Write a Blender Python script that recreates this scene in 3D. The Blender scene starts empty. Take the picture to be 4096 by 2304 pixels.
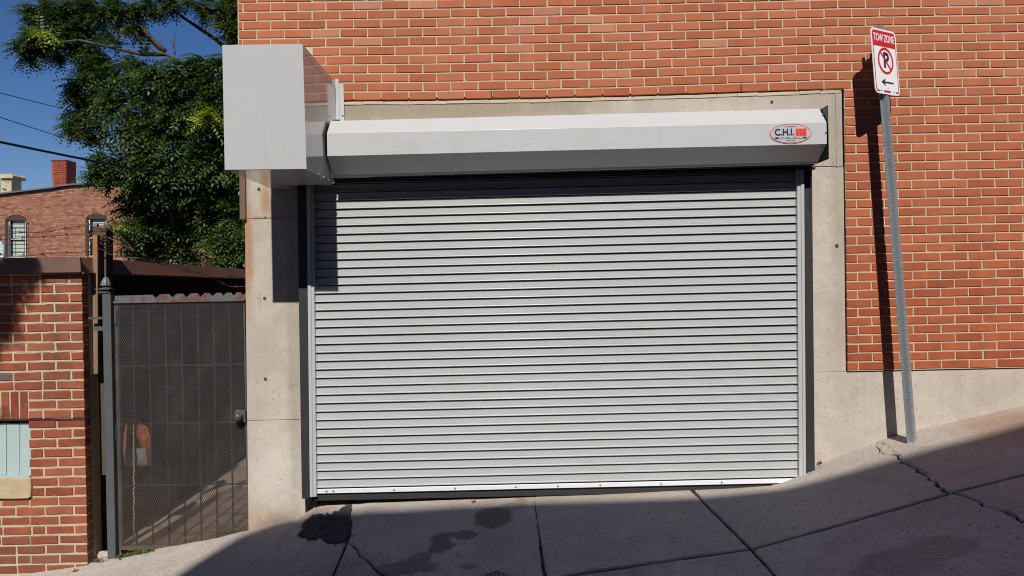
import bpy, math, random
import numpy as np
from mathutils import Vector, Matrix, noise as mnoise
from mathutils.geometry import delaunay_2d_cdt

random.seed(7)
R = random.Random(11)
SC = bpy.context.scene
COL = SC.collection

# ------------------------------------------------------------------ camera
DIST = 5.54          # camera to facade
CZ = 1.55            # camera height over the datum
ROLL = 0.018
FPX = 3040.0         # focal length in pixels of a 4096 wide frame
cam_d = bpy.data.cameras.new("camera")
cam_d.sensor_width = 36.0
cam_d.lens = 36.0 * FPX / 4096.0
cam_d.clip_end = 500.0
cam = bpy.data.objects.new("camera", cam_d)
cam.matrix_world = Matrix.Translation((0, -DIST, CZ)) @ Matrix.Rotation(ROLL, 4, 'Y') @ Matrix.Rotation(math.pi / 2, 4, 'X')
COL.objects.link(cam)
SC.camera = cam

# ------------------------------------------------------------------ light
ELEV = math.radians(42.7)
w = bpy.data.worlds.new("World"); SC.world = w; w.use_nodes = True
nt = w.node_tree
bg = nt.nodes["Background"]
sky = nt.nodes.new("ShaderNodeTexSky")
sky.sky_type = 'NISHITA'; sky.sun_disc = False
sky.sun_elevation = ELEV; sky.sun_rotation = math.radians(180)
sky.air_density = 0.9; sky.dust_density = 0.15; sky.ozone_density = 3.0; sky.altitude = 300
hs = nt.nodes.new("ShaderNodeHueSaturation"); hs.inputs["Saturation"].default_value = 1.25; hs.inputs["Value"].default_value = 1.4; hs.inputs["Hue"].default_value = 0.512
nt.links.new(sky.outputs[0], hs.inputs["Color"]); nt.links.new(hs.outputs[0], bg.inputs[0])
bg.inputs[1].default_value = 0.05
sun_d = bpy.data.lights.new("sun", 'SUN'); sun_d.energy = 4.95; sun_d.angle = math.radians(0.53)
sun_d.color = (1.0, 0.955, 0.89)
sun = bpy.data.objects.new("sun", sun_d)
SUN = Vector((0.004, -math.cos(ELEV), math.sin(ELEV))).normalized()
sun.rotation_mode = 'QUATERNION'
sun.rotation_quaternion = SUN.to_track_quat('Z', 'Y')
sun.location = (0, -20, 20)
COL.objects.link(sun)
SC.view_settings.view_transform = 'Standard'
SC.view_settings.look = 'None'
SC.view_settings.exposure = 0.0
SC.view_settings.gamma = 1.0
SC.view_settings.use_curve_mapping = False
SC.cycles.max_bounces = 8
SC.cycles.diffuse_bounces = 2
SC.cycles.filter_width = 1.05

# ------------------------------------------------------------------ geometry helpers
CR, SR = math.cos(ROLL), math.sin(ROLL)
K = 4096.0 / 2576.0

def U(x, y, Y=0.0):
    """point of the place seen at photo pixel (x, y) of the 4096 wide photo on the vertical plane at depth Y"""
    d = Y + DIST
    u = (x - 2048.0) / FPX * d
    v = (1152.0 - y) / FPX * d
    return Vector((u * CR + v * SR, Y, CZ - u * SR + v * CR))

def UD(x, y, Y=0.0):
    return U(x * K, y * K, Y)

def lerp_table(t, x):
    if x <= t[0][0]:
        a, b = t[0], t[1]
    elif x >= t[-1][0]:
        a, b = t[-2], t[-1]
    else:
        for a, b in zip(t, t[1:]):
            if a[0] <= x <= b[0]:
                break
    f = (x - a[0]) / (b[0] - a[0])
    return a[1] + (b[1] - a[1]) * f

WALLZ = [(-6, -2.35), (-3.68, -2.0), (-3.05, -1.925), (-2.2, -1.79), (-1.92, -1.725), (-1.56, -1.625), (-1.50, -1.60), (-1.43, -1.535), (-1.1, -1.525),
         (0.15, -1.498), (1.55, -1.468), (1.86, -1.46), (1.97, -1.415), (2.09, -1.365), (2.25, -1.31), (2.76, -1.125), (3.22, -1.03), (3.73, -.918), (6, -.5)]
JOINTZ = [(-6, -2.6), (-4, -2.2), (-1.92, -1.87), (0.31, -1.606), (1.33, -1.471), (1.9, -1.32), (2.42, -1.18), (2.85, -1.088), (4, -.87), (6, -.52)]

def gz(x, y):
    a = (lerp_table(WALLZ, x - 0.04) + lerp_table(WALLZ, x) + lerp_table(WALLZ, x + 0.04)) / 3
    b = lerp_table(JOINTZ, x)
    t = min(1.0, max(0.0, -y / 1.3))
    if -1.6 < x < -1.1:
        t = t ** 0.75
    z = a + (b - a) * t
    if y < -1.3:
        z += (y + 1.3) * 0.03
    return CZ + z

def G(xd, yd):
    """ground point at display pixel"""
    lo, hi = 2.0, 9.0
    def f(d):
        p = UD(xd, yd, d - DIST)
        return p.z - gz(p.x, p.y)
    for _ in range(60):
        m = (lo + hi) / 2
        if f(m) > 0: lo = m
        else: hi = m
    p = UD(xd, yd, lo - DIST)
    return Vector((p.x, p.y, gz(p.x, p.y)))

class MB:
    def __init__(s):
        s.v = []; s.f = []; s.m = []
    def add(s, vs, fs, mi=0):
        o = len(s.v)
        s.v.extend([tuple(p) for p in vs]); s.f.extend([tuple(i + o for i in f) for f in fs]); s.m.extend([mi] * len(fs))
        return s
    def box(s, x0, x1, y0, y1, z0, z1, mi=0):
        return s.hexa([(x0, y0, z0), (x1, y0, z0), (x1, y0, z1), (x0, y0, z1)], [(x0, y1, z0), (x1, y1, z0), (x1, y1, z1), (x0, y1, z1)], mi)
    def hexa(s, a, b, mi=0):
        """a: outline facing the viewer, b: the same outline further back"""
        n = len(a)
        fs = [tuple(range(n)), tuple(range(2 * n - 1, n - 1, -1))]
        for i in range(n):
            j = (i + 1) % n
            fs.append((j, i, n + i, n + j))
        return s.add(list(a) + list(b), fs, mi)
    def prism(s, pts, y1, mi=0):
        """pts: Vectors on a frontal plane, extruded back to y1"""
        return s.hexa([tuple(p) for p in pts], [(p[0], y1, p[2]) for p in pts], mi)
    def tube(s, pts, r, n=8, mi=0, cap=True):
        pts = [Vector(p) for p in pts]
        rs = r if isinstance(r, (list, tuple)) else [r] * len(pts)
        vs = []; fs = []
        up = Vector((0, 0, 1))
        for i, p in enumerate(pts):
            t = (pts[min(i + 1, len(pts) - 1)] - pts[max(i - 1, 0)]).normalized()
            if abs(t.dot(up)) > 0.95: a = t.cross(Vector((1, 0, 0))).normalized()
            else: a = t.cross(up).normalized()
            b = t.cross(a)
            for k in range(n):
                q = 2 * math.pi * k / n
                vs.append(p + (a * math.cos(q) + b * math.sin(q)) * rs[i])
        for i in range(len(pts) - 1):
            for k in range(n):
                k2 = (k + 1) % n
                fs.append((i * n + k, i * n + k2, (i + 1) * n + k2, (i + 1) * n + k))
        if cap:
            fs.append(tuple(range(n))[::-1]); fs.append(tuple(range((len(pts) - 1) * n, len(pts) * n)))
        return s.add(vs, fs, mi)
    def lathe(s, c, prof, n=20, mi=0, M=None):
        """prof: (radius, height) pairs; axis z through c, or by matrix M"""
        vs = []; fs = []
        for r, h in prof:
            for k in range(n):
                q = 2 * math.pi * k / n
                p = Vector((r * math.cos(q), r * math.sin(q), h))
                if M is not None: p = M @ p
                vs.append(p + Vector(c))
        for i in range(len(prof) - 1):
            for k in range(n):
                k2 = (k + 1) % n
                fs.append((i * n + k, i * n + k2, (i + 1) * n + k2, (i + 1) * n + k))
        fs.append(tuple(range(n))[::-1]); fs.append(tuple(range((len(prof) - 1) * n, len(prof) * n)))
        return s.add(vs, fs, mi)
    def mesh(s, name, mats, smooth=False):
        me = bpy.data.meshes.new(name)
        me.from_pydata(s.v, [], s.f)
        if not isinstance(mats, (list, tuple)): mats = [mats]
        for m in mats: me.materials.append(m)
        if len(mats) > 1: me.polygons.foreach_set("material_index", s.m)
        if smooth:
            me.polygons.foreach_set("use_smooth", [True] * len(me.polygons))
        me.update()
        return me
    def obj(s, name, mats, parent=None, smooth=False):
        return link(name, s.mesh(name, mats, smooth), parent)

def link(name, data, parent=None, M=None):
    o = bpy.data.objects.new(name, data)
    COL.objects.link(o)
    if parent is not None:
        o.parent = parent
        b = parent.get("_b")
        if M is None:
            o.matrix_parent_inverse = PINV.get(parent.name, Matrix.Identity(4))
            PINV[o.name] = PINV.get(parent.name, Matrix.Identity(4)) if False else Matrix.Identity(4)
        else:
            o.matrix_parent_inverse = PINV.get(parent.name, Matrix.Identity(4))
            o.matrix_basis = M
    return o

PINV = {}

def thing(name, loc, label, cat, group=None, M=None):
    e = bpy.data.objects.new(name, None); COL.objects.link(e)
    e.empty_display_size = 0.1
    Mx = M if M is not None else Matrix.Translation(loc)
    e.matrix_basis = Mx
    PINV[e.name] = Mx.inverted()
    e["label"] = label; e["category"] = cat
    if group: e["group"] = group
    return e

def tag(o, label, cat, group=None):
    o["label"] = label; o["category"] = cat
    if group: o["group"] = group
    return o

# ------------------------------------------------------------------ material helpers
def mat(name):
    m = bpy.data.materials.new(name); m.use_nodes = True
    t = m.node_tree
    return m, t, t.nodes["Principled BSDF"]

def nd(t, typ, **kw):
    n = t.nodes.new(typ)
    for k, v in kw.items():
        if k.startswith("i_"):
            key = k[2:]
            n.inputs[int(key) if key.isdigit() else key].default_value = v
        else: setattr(n, k, v)
    return n

def pos(t, sx=1, sy=1, sz=1):
    g = nd(t, "ShaderNodeNewGeometry")
    if (sx, sy, sz) == (1, 1, 1): return g.outputs["Position"]
    mp = nd(t, "ShaderNodeVectorMath", operation='MULTIPLY'); mp.inputs[1].default_value = (sx, sy, sz)
    t.links.new(g.outputs["Position"], mp.inputs[0])
    return mp.outputs[0]

def noise(t, vec, scale, detail=4, rough=0.55, dist=0.0):
    n = nd(t, "ShaderNodeTexNoise"); n.inputs["Scale"].default_value = scale
    n.inputs["Detail"].default_value = detail; n.inputs["Roughness"].default_value = rough; n.inputs["Distortion"].default_value = dist
    t.links.new(vec, n.inputs["Vector"])
    return n.outputs["Fac"]

def ramp(t, fac, stops, interp='LINEAR'):
    r = nd(t, "ShaderNodeValToRGB"); r.color_ramp.interpolation = interp
    el = r.color_ramp.elements
    while len(el) < len(stops): el.new(0.5)
    for e, (p, c) in zip(el, stops):
        e.position = p; e.color = (c, c, c, 1) if isinstance(c, (int, float)) else (*c, 1)
    t.links.new(fac, r.inputs[0])
    return r.outputs[0]

def mix(t, fac, a, b, blend='MIX'):
    n = nd(t, "ShaderNodeMix", data_type='RGBA', blend_type=blend)
    for s, v in ((n.inputs[0], fac), (n.inputs[6], a), (n.inputs[7], b)):
        if isinstance(v, (int, float)): s.default_value = v
        elif isinstance(v, tuple): s.default_value = (*v, 1)
        else: t.links.new(v, s)
    return n.outputs[2]

def mth(t, op, a, b=0.0, clamp=False):
    n = nd(t, "ShaderNodeMath", operation=op); n.use_clamp = clamp
    for s, v in ((n.inputs[0], a), (n.inputs[1], b)):
        if isinstance(v, (int, float)): s.default_value = v
        else: t.links.new(v, s)
    return n.outputs[0]

def bump(t, b, h, strength, dist):
    n = nd(t, "ShaderNodeBump"); n.inputs["Strength"].default_value = strength; n.inputs["Distance"].default_value = dist
    t.links.new(h, n.inputs["Height"])
    t.links.new(n.outputs[0], b.inputs["Normal"])
    return n

def setc(t, b, c):
    if isinstance(c, tuple): b.inputs["Base Color"].default_value = (*c, 1)
    else: t.links.new(c, b.inputs["Base Color"])

def rnd_id(t):
    oi = nd(t, "ShaderNodeObjectInfo"); g = nd(t, "ShaderNodeNewGeometry")
    s = mth(t, 'ADD', oi.outputs["Random"], g.outputs["Random Per Island"])
    return mth(t, 'FRACT', s)

def spot(t, P, c, r, soft=0.35, wob=0.25, wscale=6.0):
    """1 inside an ellipsoid with an uneven outline, 0 outside"""
    sub = nd(t, "ShaderNodeVectorMath", operation='SUBTRACT'); sub.inputs[1].default_value = c; t.links.new(P, sub.inputs[0])
    dv = nd(t, "ShaderNodeVectorMath", operation='DIVIDE'); dv.inputs[1].default_value = r; t.links.new(sub.outputs[0], dv.inputs[0])
    ln = nd(t, "ShaderNodeVectorMath", operation='LENGTH'); t.links.new(dv.outputs[0], ln.inputs[0])
    n = noise(t, P, wscale, 4)
    d = mth(t, 'ADD', ln.outputs["Value"], mth(t, 'MULTIPLY', mth(t, 'SUBTRACT', n, 0.5), wob * 4))
    mr = nd(t, "ShaderNodeMapRange", interpolation_type='SMOOTHSTEP'); mr.inputs[1].default_value = 1 + soft; mr.inputs[2].default_value = 1 - soft
    t.links.new(d, mr.inputs[0])
    return mr.outputs[0]

def simple(name, col, rough=0.5, metal=0.0, var=0.12, vscale=8.0, bmp=0.0, bscale=80.0, spec=0.5):
    m, t, b = mat(name)
    P = pos(t)
    n = noise(t, P, vscale, 5)
    c = mix(t, n, tuple(x * (1 - var) for x in col), tuple(min(1, x * (1 + var)) for x in col))
    setc(t, b, c)
    b.inputs["Roughness"].default_value = rough; b.inputs["Metallic"].default_value = metal
    b.inputs["Specular IOR Level"].default_value = spec
    if bmp: bump(t, b, noise(t, P, bscale, 4), bmp, 0.004)
    return m

def brick_mat(name, cols, mott=0.35, rough=0.8, odd=None, bmp=0.35, stain=None):
    m, t, b = mat(name)
    P = pos(t)
    r = rnd_id(t)
    c = ramp(t, r, [(i / (len(cols) - 1), k) for i, k in enumerate(cols)])
    n1 = noise(t, P, 9, 5, 0.6)
    c = mix(t, ramp(t, n1, [(0.35, 0.0), (0.75, 1.0)]), c, mix(t, 1.0, c, (1 - mott, 1 - mott, 1 - mott), 'MULTIPLY'))
    n2 = noise(t, P, 60, 4, 0.7)
    c = mix(t, mth(t, 'MULTIPLY', ramp(t, n2, [(0.4, 0.0), (0.7, 1.0)]), 0.25), c, mix(t, 1.0, c, (1.25, 1.2, 1.15), 'MULTIPLY'))
    pit = ramp(t, noise(t, P, 220, 2, 0.5), [(0.28, 1.0), (0.36, 0.0)])
    c = mix(t, mth(t, 'MULTIPLY', pit, 0.5), c, (0.06, 0.03, 0.02))
    if odd:
        r2 = mth(t, 'FRACT', mth(t, 'MULTIPLY', r, 37.17))
        c = mix(t, mth(t, 'MULTIPLY', mth(t, 'GREATER_THAN', r2, 1 - odd[0]), 0.85), c, odd[1])
    if stain: c = stain(t, P, c)
    setc(t, b, c)
    b.inputs["Roughness"].default_value = rough; b.inputs["Specular IOR Level"].default_value = 0.3
    h = mth(t, 'SUBTRACT', mth(t, 'ADD', n2, mth(t, 'MULTIPLY', n1, 2)), pit)
    bump(t, b, h, bmp, 0.003)
    return m

def mortar_mat(name, col, bmp=0.6):
    m, t, b = mat(name)
    P = pos(t)
    n = noise(t, P, 120, 4, 0.7); n2 = noise(t, P, 5, 4)
    c = mix(t, n, tuple(x * .72 for x in col), tuple(min(1, x * 1.2) for x in col))
    c = mix(t, mth(t, 'MULTIPLY', n2, 0.5), c, tuple(x * .62 for x in col))
    setc(t, b, c); b.inputs["Roughness"].default_value = 0.95; b.inputs["Specular IOR Level"].default_value = 0.2
    bump(t, b, n, bmp, 0.004)
    return m

def concrete_mat(name, base, kind):
    m, t, b = mat(name)
    P = pos(t)
    n1 = noise(t, P, 1.6, 5, 0.6); n2 = noise(t, P, 11, 5, 0.65); n3 = noise(t, P, 140, 3, 0.6)
    dark = tuple(x * .70 for x in base); light = tuple(min(1, x * 1.17) for x in base)
    c = mix(t, ramp(t, n1, [(0.3, 0.0), (0.7, 1.0)]), dark, light)
    c = mix(t, mth(t, 'MULTIPLY', ramp(t, n2, [(0.35, 0.0), (0.7, 1.0)]), 0.45), c, tuple(x * .8 for x in base))
    c = mix(t, mth(t, 'MULTIPLY', ramp(t, n3, [(0.3, 1.0), (0.5, 0.0)]), 0.4), c, tuple(x * .5 for x in base))
    h = mth(t, 'MULTIPLY', n3, 0.35)
    # bug holes or aggregate
    def pits(scale, th, out):
        v = nd(t, "ShaderNodeTexVoronoi"); v.inputs["Scale"].default_value = scale
        t.links.new(P, v.inputs["Vector"])
        sel = ramp(t, v.outputs["Color"], [(0.0, 1.0), (out, 0.0)], 'CONSTANT')
        return mth(t, 'MULTIPLY', ramp(t, v.outputs["Distance"], [(0.0, 1.0), (th, 0.0)]), sel)
    if kind == 'wall':
        p1 = pits(26, 0.12, 0.22); p2 = pits(70, 0.20, 0.34)
        p = mth(t, 'MAXIMUM', p1, mth(t, 'MULTIPLY', p2, 0.8))
        blot = ramp(t, noise(t, pos(t, 1, 1, 1.6), 4.5, 6, .7, .6), [(.42, 0.), (.62, 1.)])
        c = mix(t, mth(t, 'MULTIPLY', blot, .38), c, tuple(x * .68 for x in base))
        fine = ramp(t, noise(t, P, 60, 5, .8), [(.35, 1.), (.5, 0.)])
        c = mix(t, mth(t, 'MULTIPLY', fine, .3), c, tuple(x * .6 for x in base))
        sc = ramp(t, noise(t, pos(t, 3, 3, 1), 9, 6, .75, 1.5), [(.64, 0.), (.70, 1.)])
        c = mix(t, mth(t, 'MULTIPLY', sc, .45), c, (.64, .60, .54))
        c = mix(t, mth(t, 'MULTIPLY', p, 0.6), c, (0.17, 0.14, 0.11))
        # white scrapes and streaks running down
        st = noise(t, pos(t, 14, 14, 0.9), 1.0, 4, 0.6)
        c = mix(t, mth(t, 'MULTIPLY', ramp(t, st, [(0.5, 0.0), (0.75, 1.0)]), 0.35), c, tuple(x * .62 for x in base))
        h = mth(t, 'SUBTRACT', h, mth(t, 'MULTIPLY', p, 2.5))
        # rust runs on the left pillar edge and below the fixings
        def sp(x, y, rx, rz, **k):
            q = U(x, y); return spot(t, P, tuple(q), (rx, 0.5, rz), **k)
        rust = mth(t, 'MAXIMUM', sp(990, 1000, 0.035, 0.42, soft=.6, wob=.35), sp(1062, 800, 0.035, 0.10, soft=.7, wob=.3))
        rust = mth(t, 'MAXIMUM', rust, mth(t, 'MULTIPLY', sp(1040, 1200, 0.012, 0.06, soft=.7), .4))
        rust = mth(t, 'MAXIMUM', rust, mth(t, 'MULTIPLY', sp(1040, 2080, 0.25, 0.09, soft=.8, wob=.4), .55))
        rust = mth(t, 'MAXIMUM', rust, mth(t, 'MULTIPLY', sp(1030, 872, 0.20, 0.012, soft=.8, wob=.4), .8))
        c = mix(t, mth(t, 'MULTIPLY', rust, 0.7), c, (0.36, 0.17, 0.065))
        # weathered dirt along the lintel and beside the pillars
        dirt = mth(t, 'MAXIMUM', mth(t, 'MULTIPLY', sp(1700, 440, 1.3, 0.10, soft=.7, wob=.35), .75), mth(t, 'MULTIPLY', sp(1180, 1500, .05, 1.2, soft=.6, wob=.3), .35))
        dirt = mth(t, 'MAXIMUM', dirt, mth(t, 'MULTIPLY', sp(3352, 800, .05, 1.1, soft=.7, wob=.3), .35))
        c = mix(t, dirt, c, (0.25, 0.205, 0.14))
        # pale efflorescence near the foot
        eff = mth(t, 'MULTIPLY', sp(1090, 1900, .16, .22, soft=.9, wob=.6, wscale=18), .5)
        c = mix(t, eff, c, (0.60, 0.56, 0.5))
    else:
        p1 = pits(55, 0.16, 0.35)
        c = mix(t, mth(t, 'MULTIPLY', p1, 0.5), c, (0.08, 0.06, 0.05))
        p2 = pits(130, 0.22, 0.25)
        c = mix(t, mth(t, 'MULTIPLY', p2, 0.35), c, (0.55, 0.52, 0.48))
        n5 = noise(t, P, 38, 4, 0.75)
        n6 = noise(t, pos(t, 1, 2.2, 1), 3.2, 6, 0.7, .8)
        c = mix(t, mth(t, 'MULTIPLY', ramp(t, n6, [(.40, 0.), (.64, 1.)]), .38), c, tuple(x * .68 for x in base))
        n7 = noise(t, P, 90, 3, 0.8)
        c = mix(t, mth(t, 'MULTIPLY', ramp(t, n7, [(.54, 0.), (.62, 1.)]), .55), c, tuple(min(1, x * 1.5) for x in base))
        c = mix(t, mth(t, 'MULTIPLY', ramp(t, n5, [(0.38, 1.0), (0.52, 0.0)]), 0.4), c, tuple(x * .5 for x in base))
        h = mth(t, 'SUBTRACT', mth(t, 'ADD', h, mth(t, 'MULTIPLY', n2, 1.2)), p1)
        def gs(x, y, rx, ry, k=1.0, **kw):
            q = G(x, y); return mth(t, 'MULTIPLY', spot(t, P, (q.x, q.y, q.z), (rx, ry, 0.4), **kw), k)
        oil = gs(1240, 1302, .13, .17, .75, soft=.2, wob=.25, wscale=8)
        for a in ((1108, 1370, .085, .13, .7), (1165, 1345, .09, .07, .7), (1015, 1432, .20, .10, .65), (1060, 1405, .08, .08, .6), (1180, 1425, .05, .03, .5),
                  (1290, 1275, .10, .07, .35), (1500, 1449, .4, .1, .3), (2300, 1400, .3, .15, .3), (880, 1440, .3, .2, .25)):
            oil = mth(t, 'MAXIMUM', oil, gs(*a, soft=.22, wob=.42, wscale=9))
        c = mix(t, oil, c, (0.075, 0.065, 0.055))
        rs = mth(t, 'MAXIMUM', gs(1312, 1252, .05, .12, .7, soft=.7, wob=.3), gs(1560, 1245, .9, .05, .25, soft=.9, wob=.4))
        rs = mth(t, 'MAXIMUM', rs, gs(800, 1275, .12, .08, .45, soft=.8, wob=.4))
        rs = mth(t, 'MAXIMUM', rs, gs(2560, 1060, .35, .35, .55, soft=.9, wob=.4))
        c = mix(t, rs, c, (0.30, 0.155, 0.075))
    setc(t, b, c)
    b.inputs["Roughness"].default_value = 0.9; b.inputs["Specular IOR Level"].default_value = 0.25
    bump(t, b, h, 0.65, 0.007)
    return m

# ------------------------------------------------------------------ materials
def glare_and_streaks(t, P, c):
    # glare put into the colour: bricks turn paler on the upper courses
    sep = nd(t, "ShaderNodeSeparateXYZ"); t.links.new(P, sep.inputs[0])
    f = ramp(t, mth(t, 'MULTIPLY', sep.outputs[2], 0.25), [(0.3, 0.0), (0.8, 1.0)])
    r = rnd_id(t)
    a = mth(t, 'FRACT', mth(t, 'MULTIPLY', r, 13.7)); b2 = mth(t, 'FRACT', mth(t, 'MULTIPLY', r, 71.3))
    f2 = ramp(t, mth(t, 'MULTIPLY', sep.outputs[2], 0.25), [(0.68, 0.0), (0.84, 1.0)])
    c = mix(t, mth(t, 'MULTIPLY', f, mth(t, 'ADD', .2, mth(t, 'MULTIPLY', a, .35))), c, (0.47, 0.175, 0.088))
    c = mix(t, mth(t, 'MULTIPLY', mth(t, 'MULTIPLY', mth(t, 'GREATER_THAN', b2, .90), f2), .42), c, (0.50, 0.26, 0.17))
    c = mix(t, mth(t, 'MULTIPLY', mth(t, 'LESS_THAN', b2, .22), .35), c, (0.29, 0.075, 0.035))
    st = noise(t, pos(t, 9, 9, 0.7), 1.0, 4, 0.6)
    return mix(t, mth(t, 'MULTIPLY', ramp(t, st, [(0.55, 0.0), (0.75, 1.0)]), 0.3), c, (0.26, 0.09, 0.045))

M_BRICK = brick_mat("facade brick", [(.35, .082, .031), (.41, .108, .041), (.37, .09, .034), (.43, .125, .05), (.315, .072, .029), (.39, .10, .04)], mott=.3, stain=glare_and_streaks, bmp=.25)

def seep(t, P, c):
    def sp(x, y, rx, rz, k, **kw):
        q = U(x, y, -.08); return mth(t, 'MULTIPLY', spot(t, P, tuple(q), (rx, .5, rz), **kw), k)
    s = sp(225, 1230, .045, .30, .55, soft=.7, wob=.5, wscale=14)
    s = mth(t, 'MAXIMUM', s, sp(285, 1120, .08, .06, .45, soft=.7, wob=.4))
    s = mth(t, 'MAXIMUM', s, sp(200, 1480, .15, .2, .4, soft=.8, wob=.5))
    s = mth(t, 'MAXIMUM', s, sp(120, 2230, .6, .17, .55, soft=.8, wob=.3))
    return mix(t, s, c, (.13, .06, .04))

M_OLDBRICK = brick_mat("old facade brick", [(.29, .072, .034), (.34, .105, .052), (.235, .056, .03), (.36, .122, .064), (.28, .07, .035), (.325, .084, .039)], mott=.4, odd=(.018, (.10, .095, .085)), bmp=.6, stain=seep)
M_SIDEBRICK = brick_mat("shaded side brick", [(.025, .017, .014), (.035, .022, .017), (.02, .016, .014)], mott=.4)  # near-black side bricks: the alley wall's shade is put into their colour
M_FARBRICK = brick_mat("far brick", [(.32, .13, .078), (.41, .185, .11), (.22, .075, .047), (.46, .23, .145), (.30, .105, .062), (.39, .16, .097)], mott=.4, bmp=.2)
M_REDCHIM = brick_mat("chimney brick", [(.30, .06, .035), (.37, .085, .045), (.25, .05, .03)], mott=.3, bmp=.2)
M_MORTAR = mortar_mat("sand mortar", (.56, .47, .34))
M_OLDMORTAR = mortar_mat("old lime mortar", (.54, .46, .32), 1.0)
M_FARMORTAR = mortar_mat("far mortar", (.24, .15, .10))
M_DARKMORTAR = mortar_mat("shaded mortar", (.03, .026, .023))  # mortar of the alley side wall, darkened in colour to carry its shade
M_CONC = concrete_mat("cast concrete", (.53, .47, .40), 'wall')
M_WALK = concrete_mat("pavement concrete", (.48, .42, .37), 'walk')

def paint_mat(name, col, rough, coat=0.0, wav=0.0):
    m, t, b = mat(name)
    P = pos(t)
    n = noise(t, P, 3, 3)
    oi = nd(t, "ShaderNodeObjectInfo")
    c = mix(t, n, tuple(x * .96 for x in col), tuple(x * 1.03 for x in col))
    c = mix(t, mth(t, 'MULTIPLY', oi.outputs["Random"], .5), c, tuple(x * .93 for x in col))
    drip = ramp(t, noise(t, pos(t, 26, 26, 1.1), 1.0, 5, .7), [(.58, 0.), (.74, 1.)])
    c = mix(t, mth(t, 'MULTIPLY', drip, .13), c, (.22, .19, .15))
    smu = ramp(t, noise(t, P, 2.3, 6, .75, .8), [(.52, 0.), (.72, 1.)])
    c = mix(t, mth(t, 'MULTIPLY', smu, .14), c, (.30, .27, .23))
    setc(t, b, c)
    sm = noise(t, P, 24, 4, .7)
    b.inputs["Roughness"].default_value = rough
    rr = nd(t, "ShaderNodeMapRange"); rr.inputs[3].default_value = rough * .8; rr.inputs[4].default_value = rough * 1.3
    t.links.new(sm, rr.inputs[0]); t.links.new(rr.outputs[0], b.inputs["Roughness"])
    b.inputs["Coat Weight"].default_value = coat; b.inputs["Coat Roughness"].default_value = rough * .5
    if wav: bump(t, b, noise(t, pos(t, 1, 1, 2.2), 5, 2), wav, 0.02)
    return m

M_SLAT = paint_mat("shutter grey enamel", (.44, .45, .452), .27, .25, .06)
M_BOXP = paint_mat("cover grey enamel", (.465, .475, .475), .13, .5, .05)
M_HOODP = paint_mat("hood grey enamel", (.485, .495, .495), .30, .1, .12)
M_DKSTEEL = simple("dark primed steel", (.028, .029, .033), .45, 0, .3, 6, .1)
M_RUBBER = simple("black rubber", (.02, .02, .02), .7)
M_GALV = simple("galvanised steel", (.34, .37, .38), .42, .55, .25, 30, .1)
M_BARM, t_, b_ = mat("bright galvanised bar")
P_ = pos(t_, 1, 1, 18)
setc(t_, b_, mix(t_, noise(t_, P_, 9, 4), (.62, .65, .70), (.85, .87, .9)))
b_.inputs["Roughness"].default_value = .35; b_.inputs["Metallic"].default_value = .1
M_BOLT = simple("zinc bolt", (.5, .5, .5), .35, .8)
M_SIGNW = simple("reflective white", (.78, .78, .80), .35, 0, .04)
M_SIGNR = simple("sign red", (.52, .018, .022), .35, 0, .1)
M_SIGNK = simple("sign black", (.02, .016, .03), .4, 0, .1)
M_STICK = simple("sticker silver", (.42, .43, .48), .35, 0, .05)
M_RED2 = simple("sticker red", (.72, .045, .02), .4, 0, .05)
M_FASCIA = simple("brown painted metal", (.155, .088, .066), .5, 0, .35, 5, .1)
M_DFASC = simple("brown roof edge", (.22, .095, .065), .5, 0, .3, 4, .1)
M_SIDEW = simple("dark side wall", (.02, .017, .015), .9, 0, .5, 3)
M_TEAL, t_, b_ = mat("pale teal paint")
P_ = pos(t_, 1.5, 1, 1)
c_ = mix(t_, noise(t_, P_, 7, 5), (.30, .40, .40), (.40, .50, .49))
c_ = mix(t_, mth(t_, 'MULTIPLY', ramp(t_, noise(t_, pos(t_, 5, 1, 60), 1, 3), [(.5, 0.), (.75, 1.)]), .3), c_, (.3, .4, .4))
setc(t_, b_, c_); b_.inputs["Roughness"].default_value = .6
bump(t_, b_, noise(t_, pos(t_, 5, 1, 60), 1, 3), .3, .003)
M_SILL = simple("sandstone", (.42, .33, .20), .9, 0, .35, 9, .5, 50)
M_GATE, t_, b_ = mat("weathered black gate")
P_ = pos(t_)
sep_ = nd(t_, "ShaderNodeSeparateXYZ"); t_.links.new(P_, sep_.inputs[0])
zr_ = nd(t_, "ShaderNodeMapRange"); zr_.inputs[1].default_value = .35; zr_.inputs[2].default_value = -.38
t_.links.new(sep_.outputs[2], zr_.inputs[0])
rf_ = mth(t_, 'MULTIPLY', zr_.outputs[0], mth(t_, 'MULTIPLY', .75, noise(t_, P_, 14, 4)), True)
c_ = mix(t_, noise(t_, P_, 20, 4), (.026, .024, .024), (.085, .08, .078))
c_ = mix(t_, ramp(t_, noise(t_, P_, 3.5, 6, .7), [(.42, 0.), (.62, .8)]), c_, (.095, .089, .085))
c_ = mix(t_, rf_, c_, (.15, .075, .042))
setc(t_, b_, c_); b_.inputs["Roughness"].default_value = .65
M_BARS = simple("dull black bar", (.022, .02, .02), .8, 0, .3, 20)
M_POST = simple("charcoal painted steel", (.075, .08, .085), .55, 0, .25, 10, .15)
M_FLAKE, t_, b_ = mat("flaking grey and red paint")
P_ = pos(t_)
c_ = mix(t_, ramp(t_, noise(t_, P_, 9, 5, .7), [(.5, 0.), (.56, 1.)]), (.105, .105, .112), (.13, .04, .028))
c_ = mix(t_, ramp(t_, noise(t_, P_, 45, 5, .7), [(.52, 0.), (.58, 1.)]), c_, (.09, .08, .08))
setc(t_, b_, c_); b_.inputs["Roughness"].default_value = .7
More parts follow.
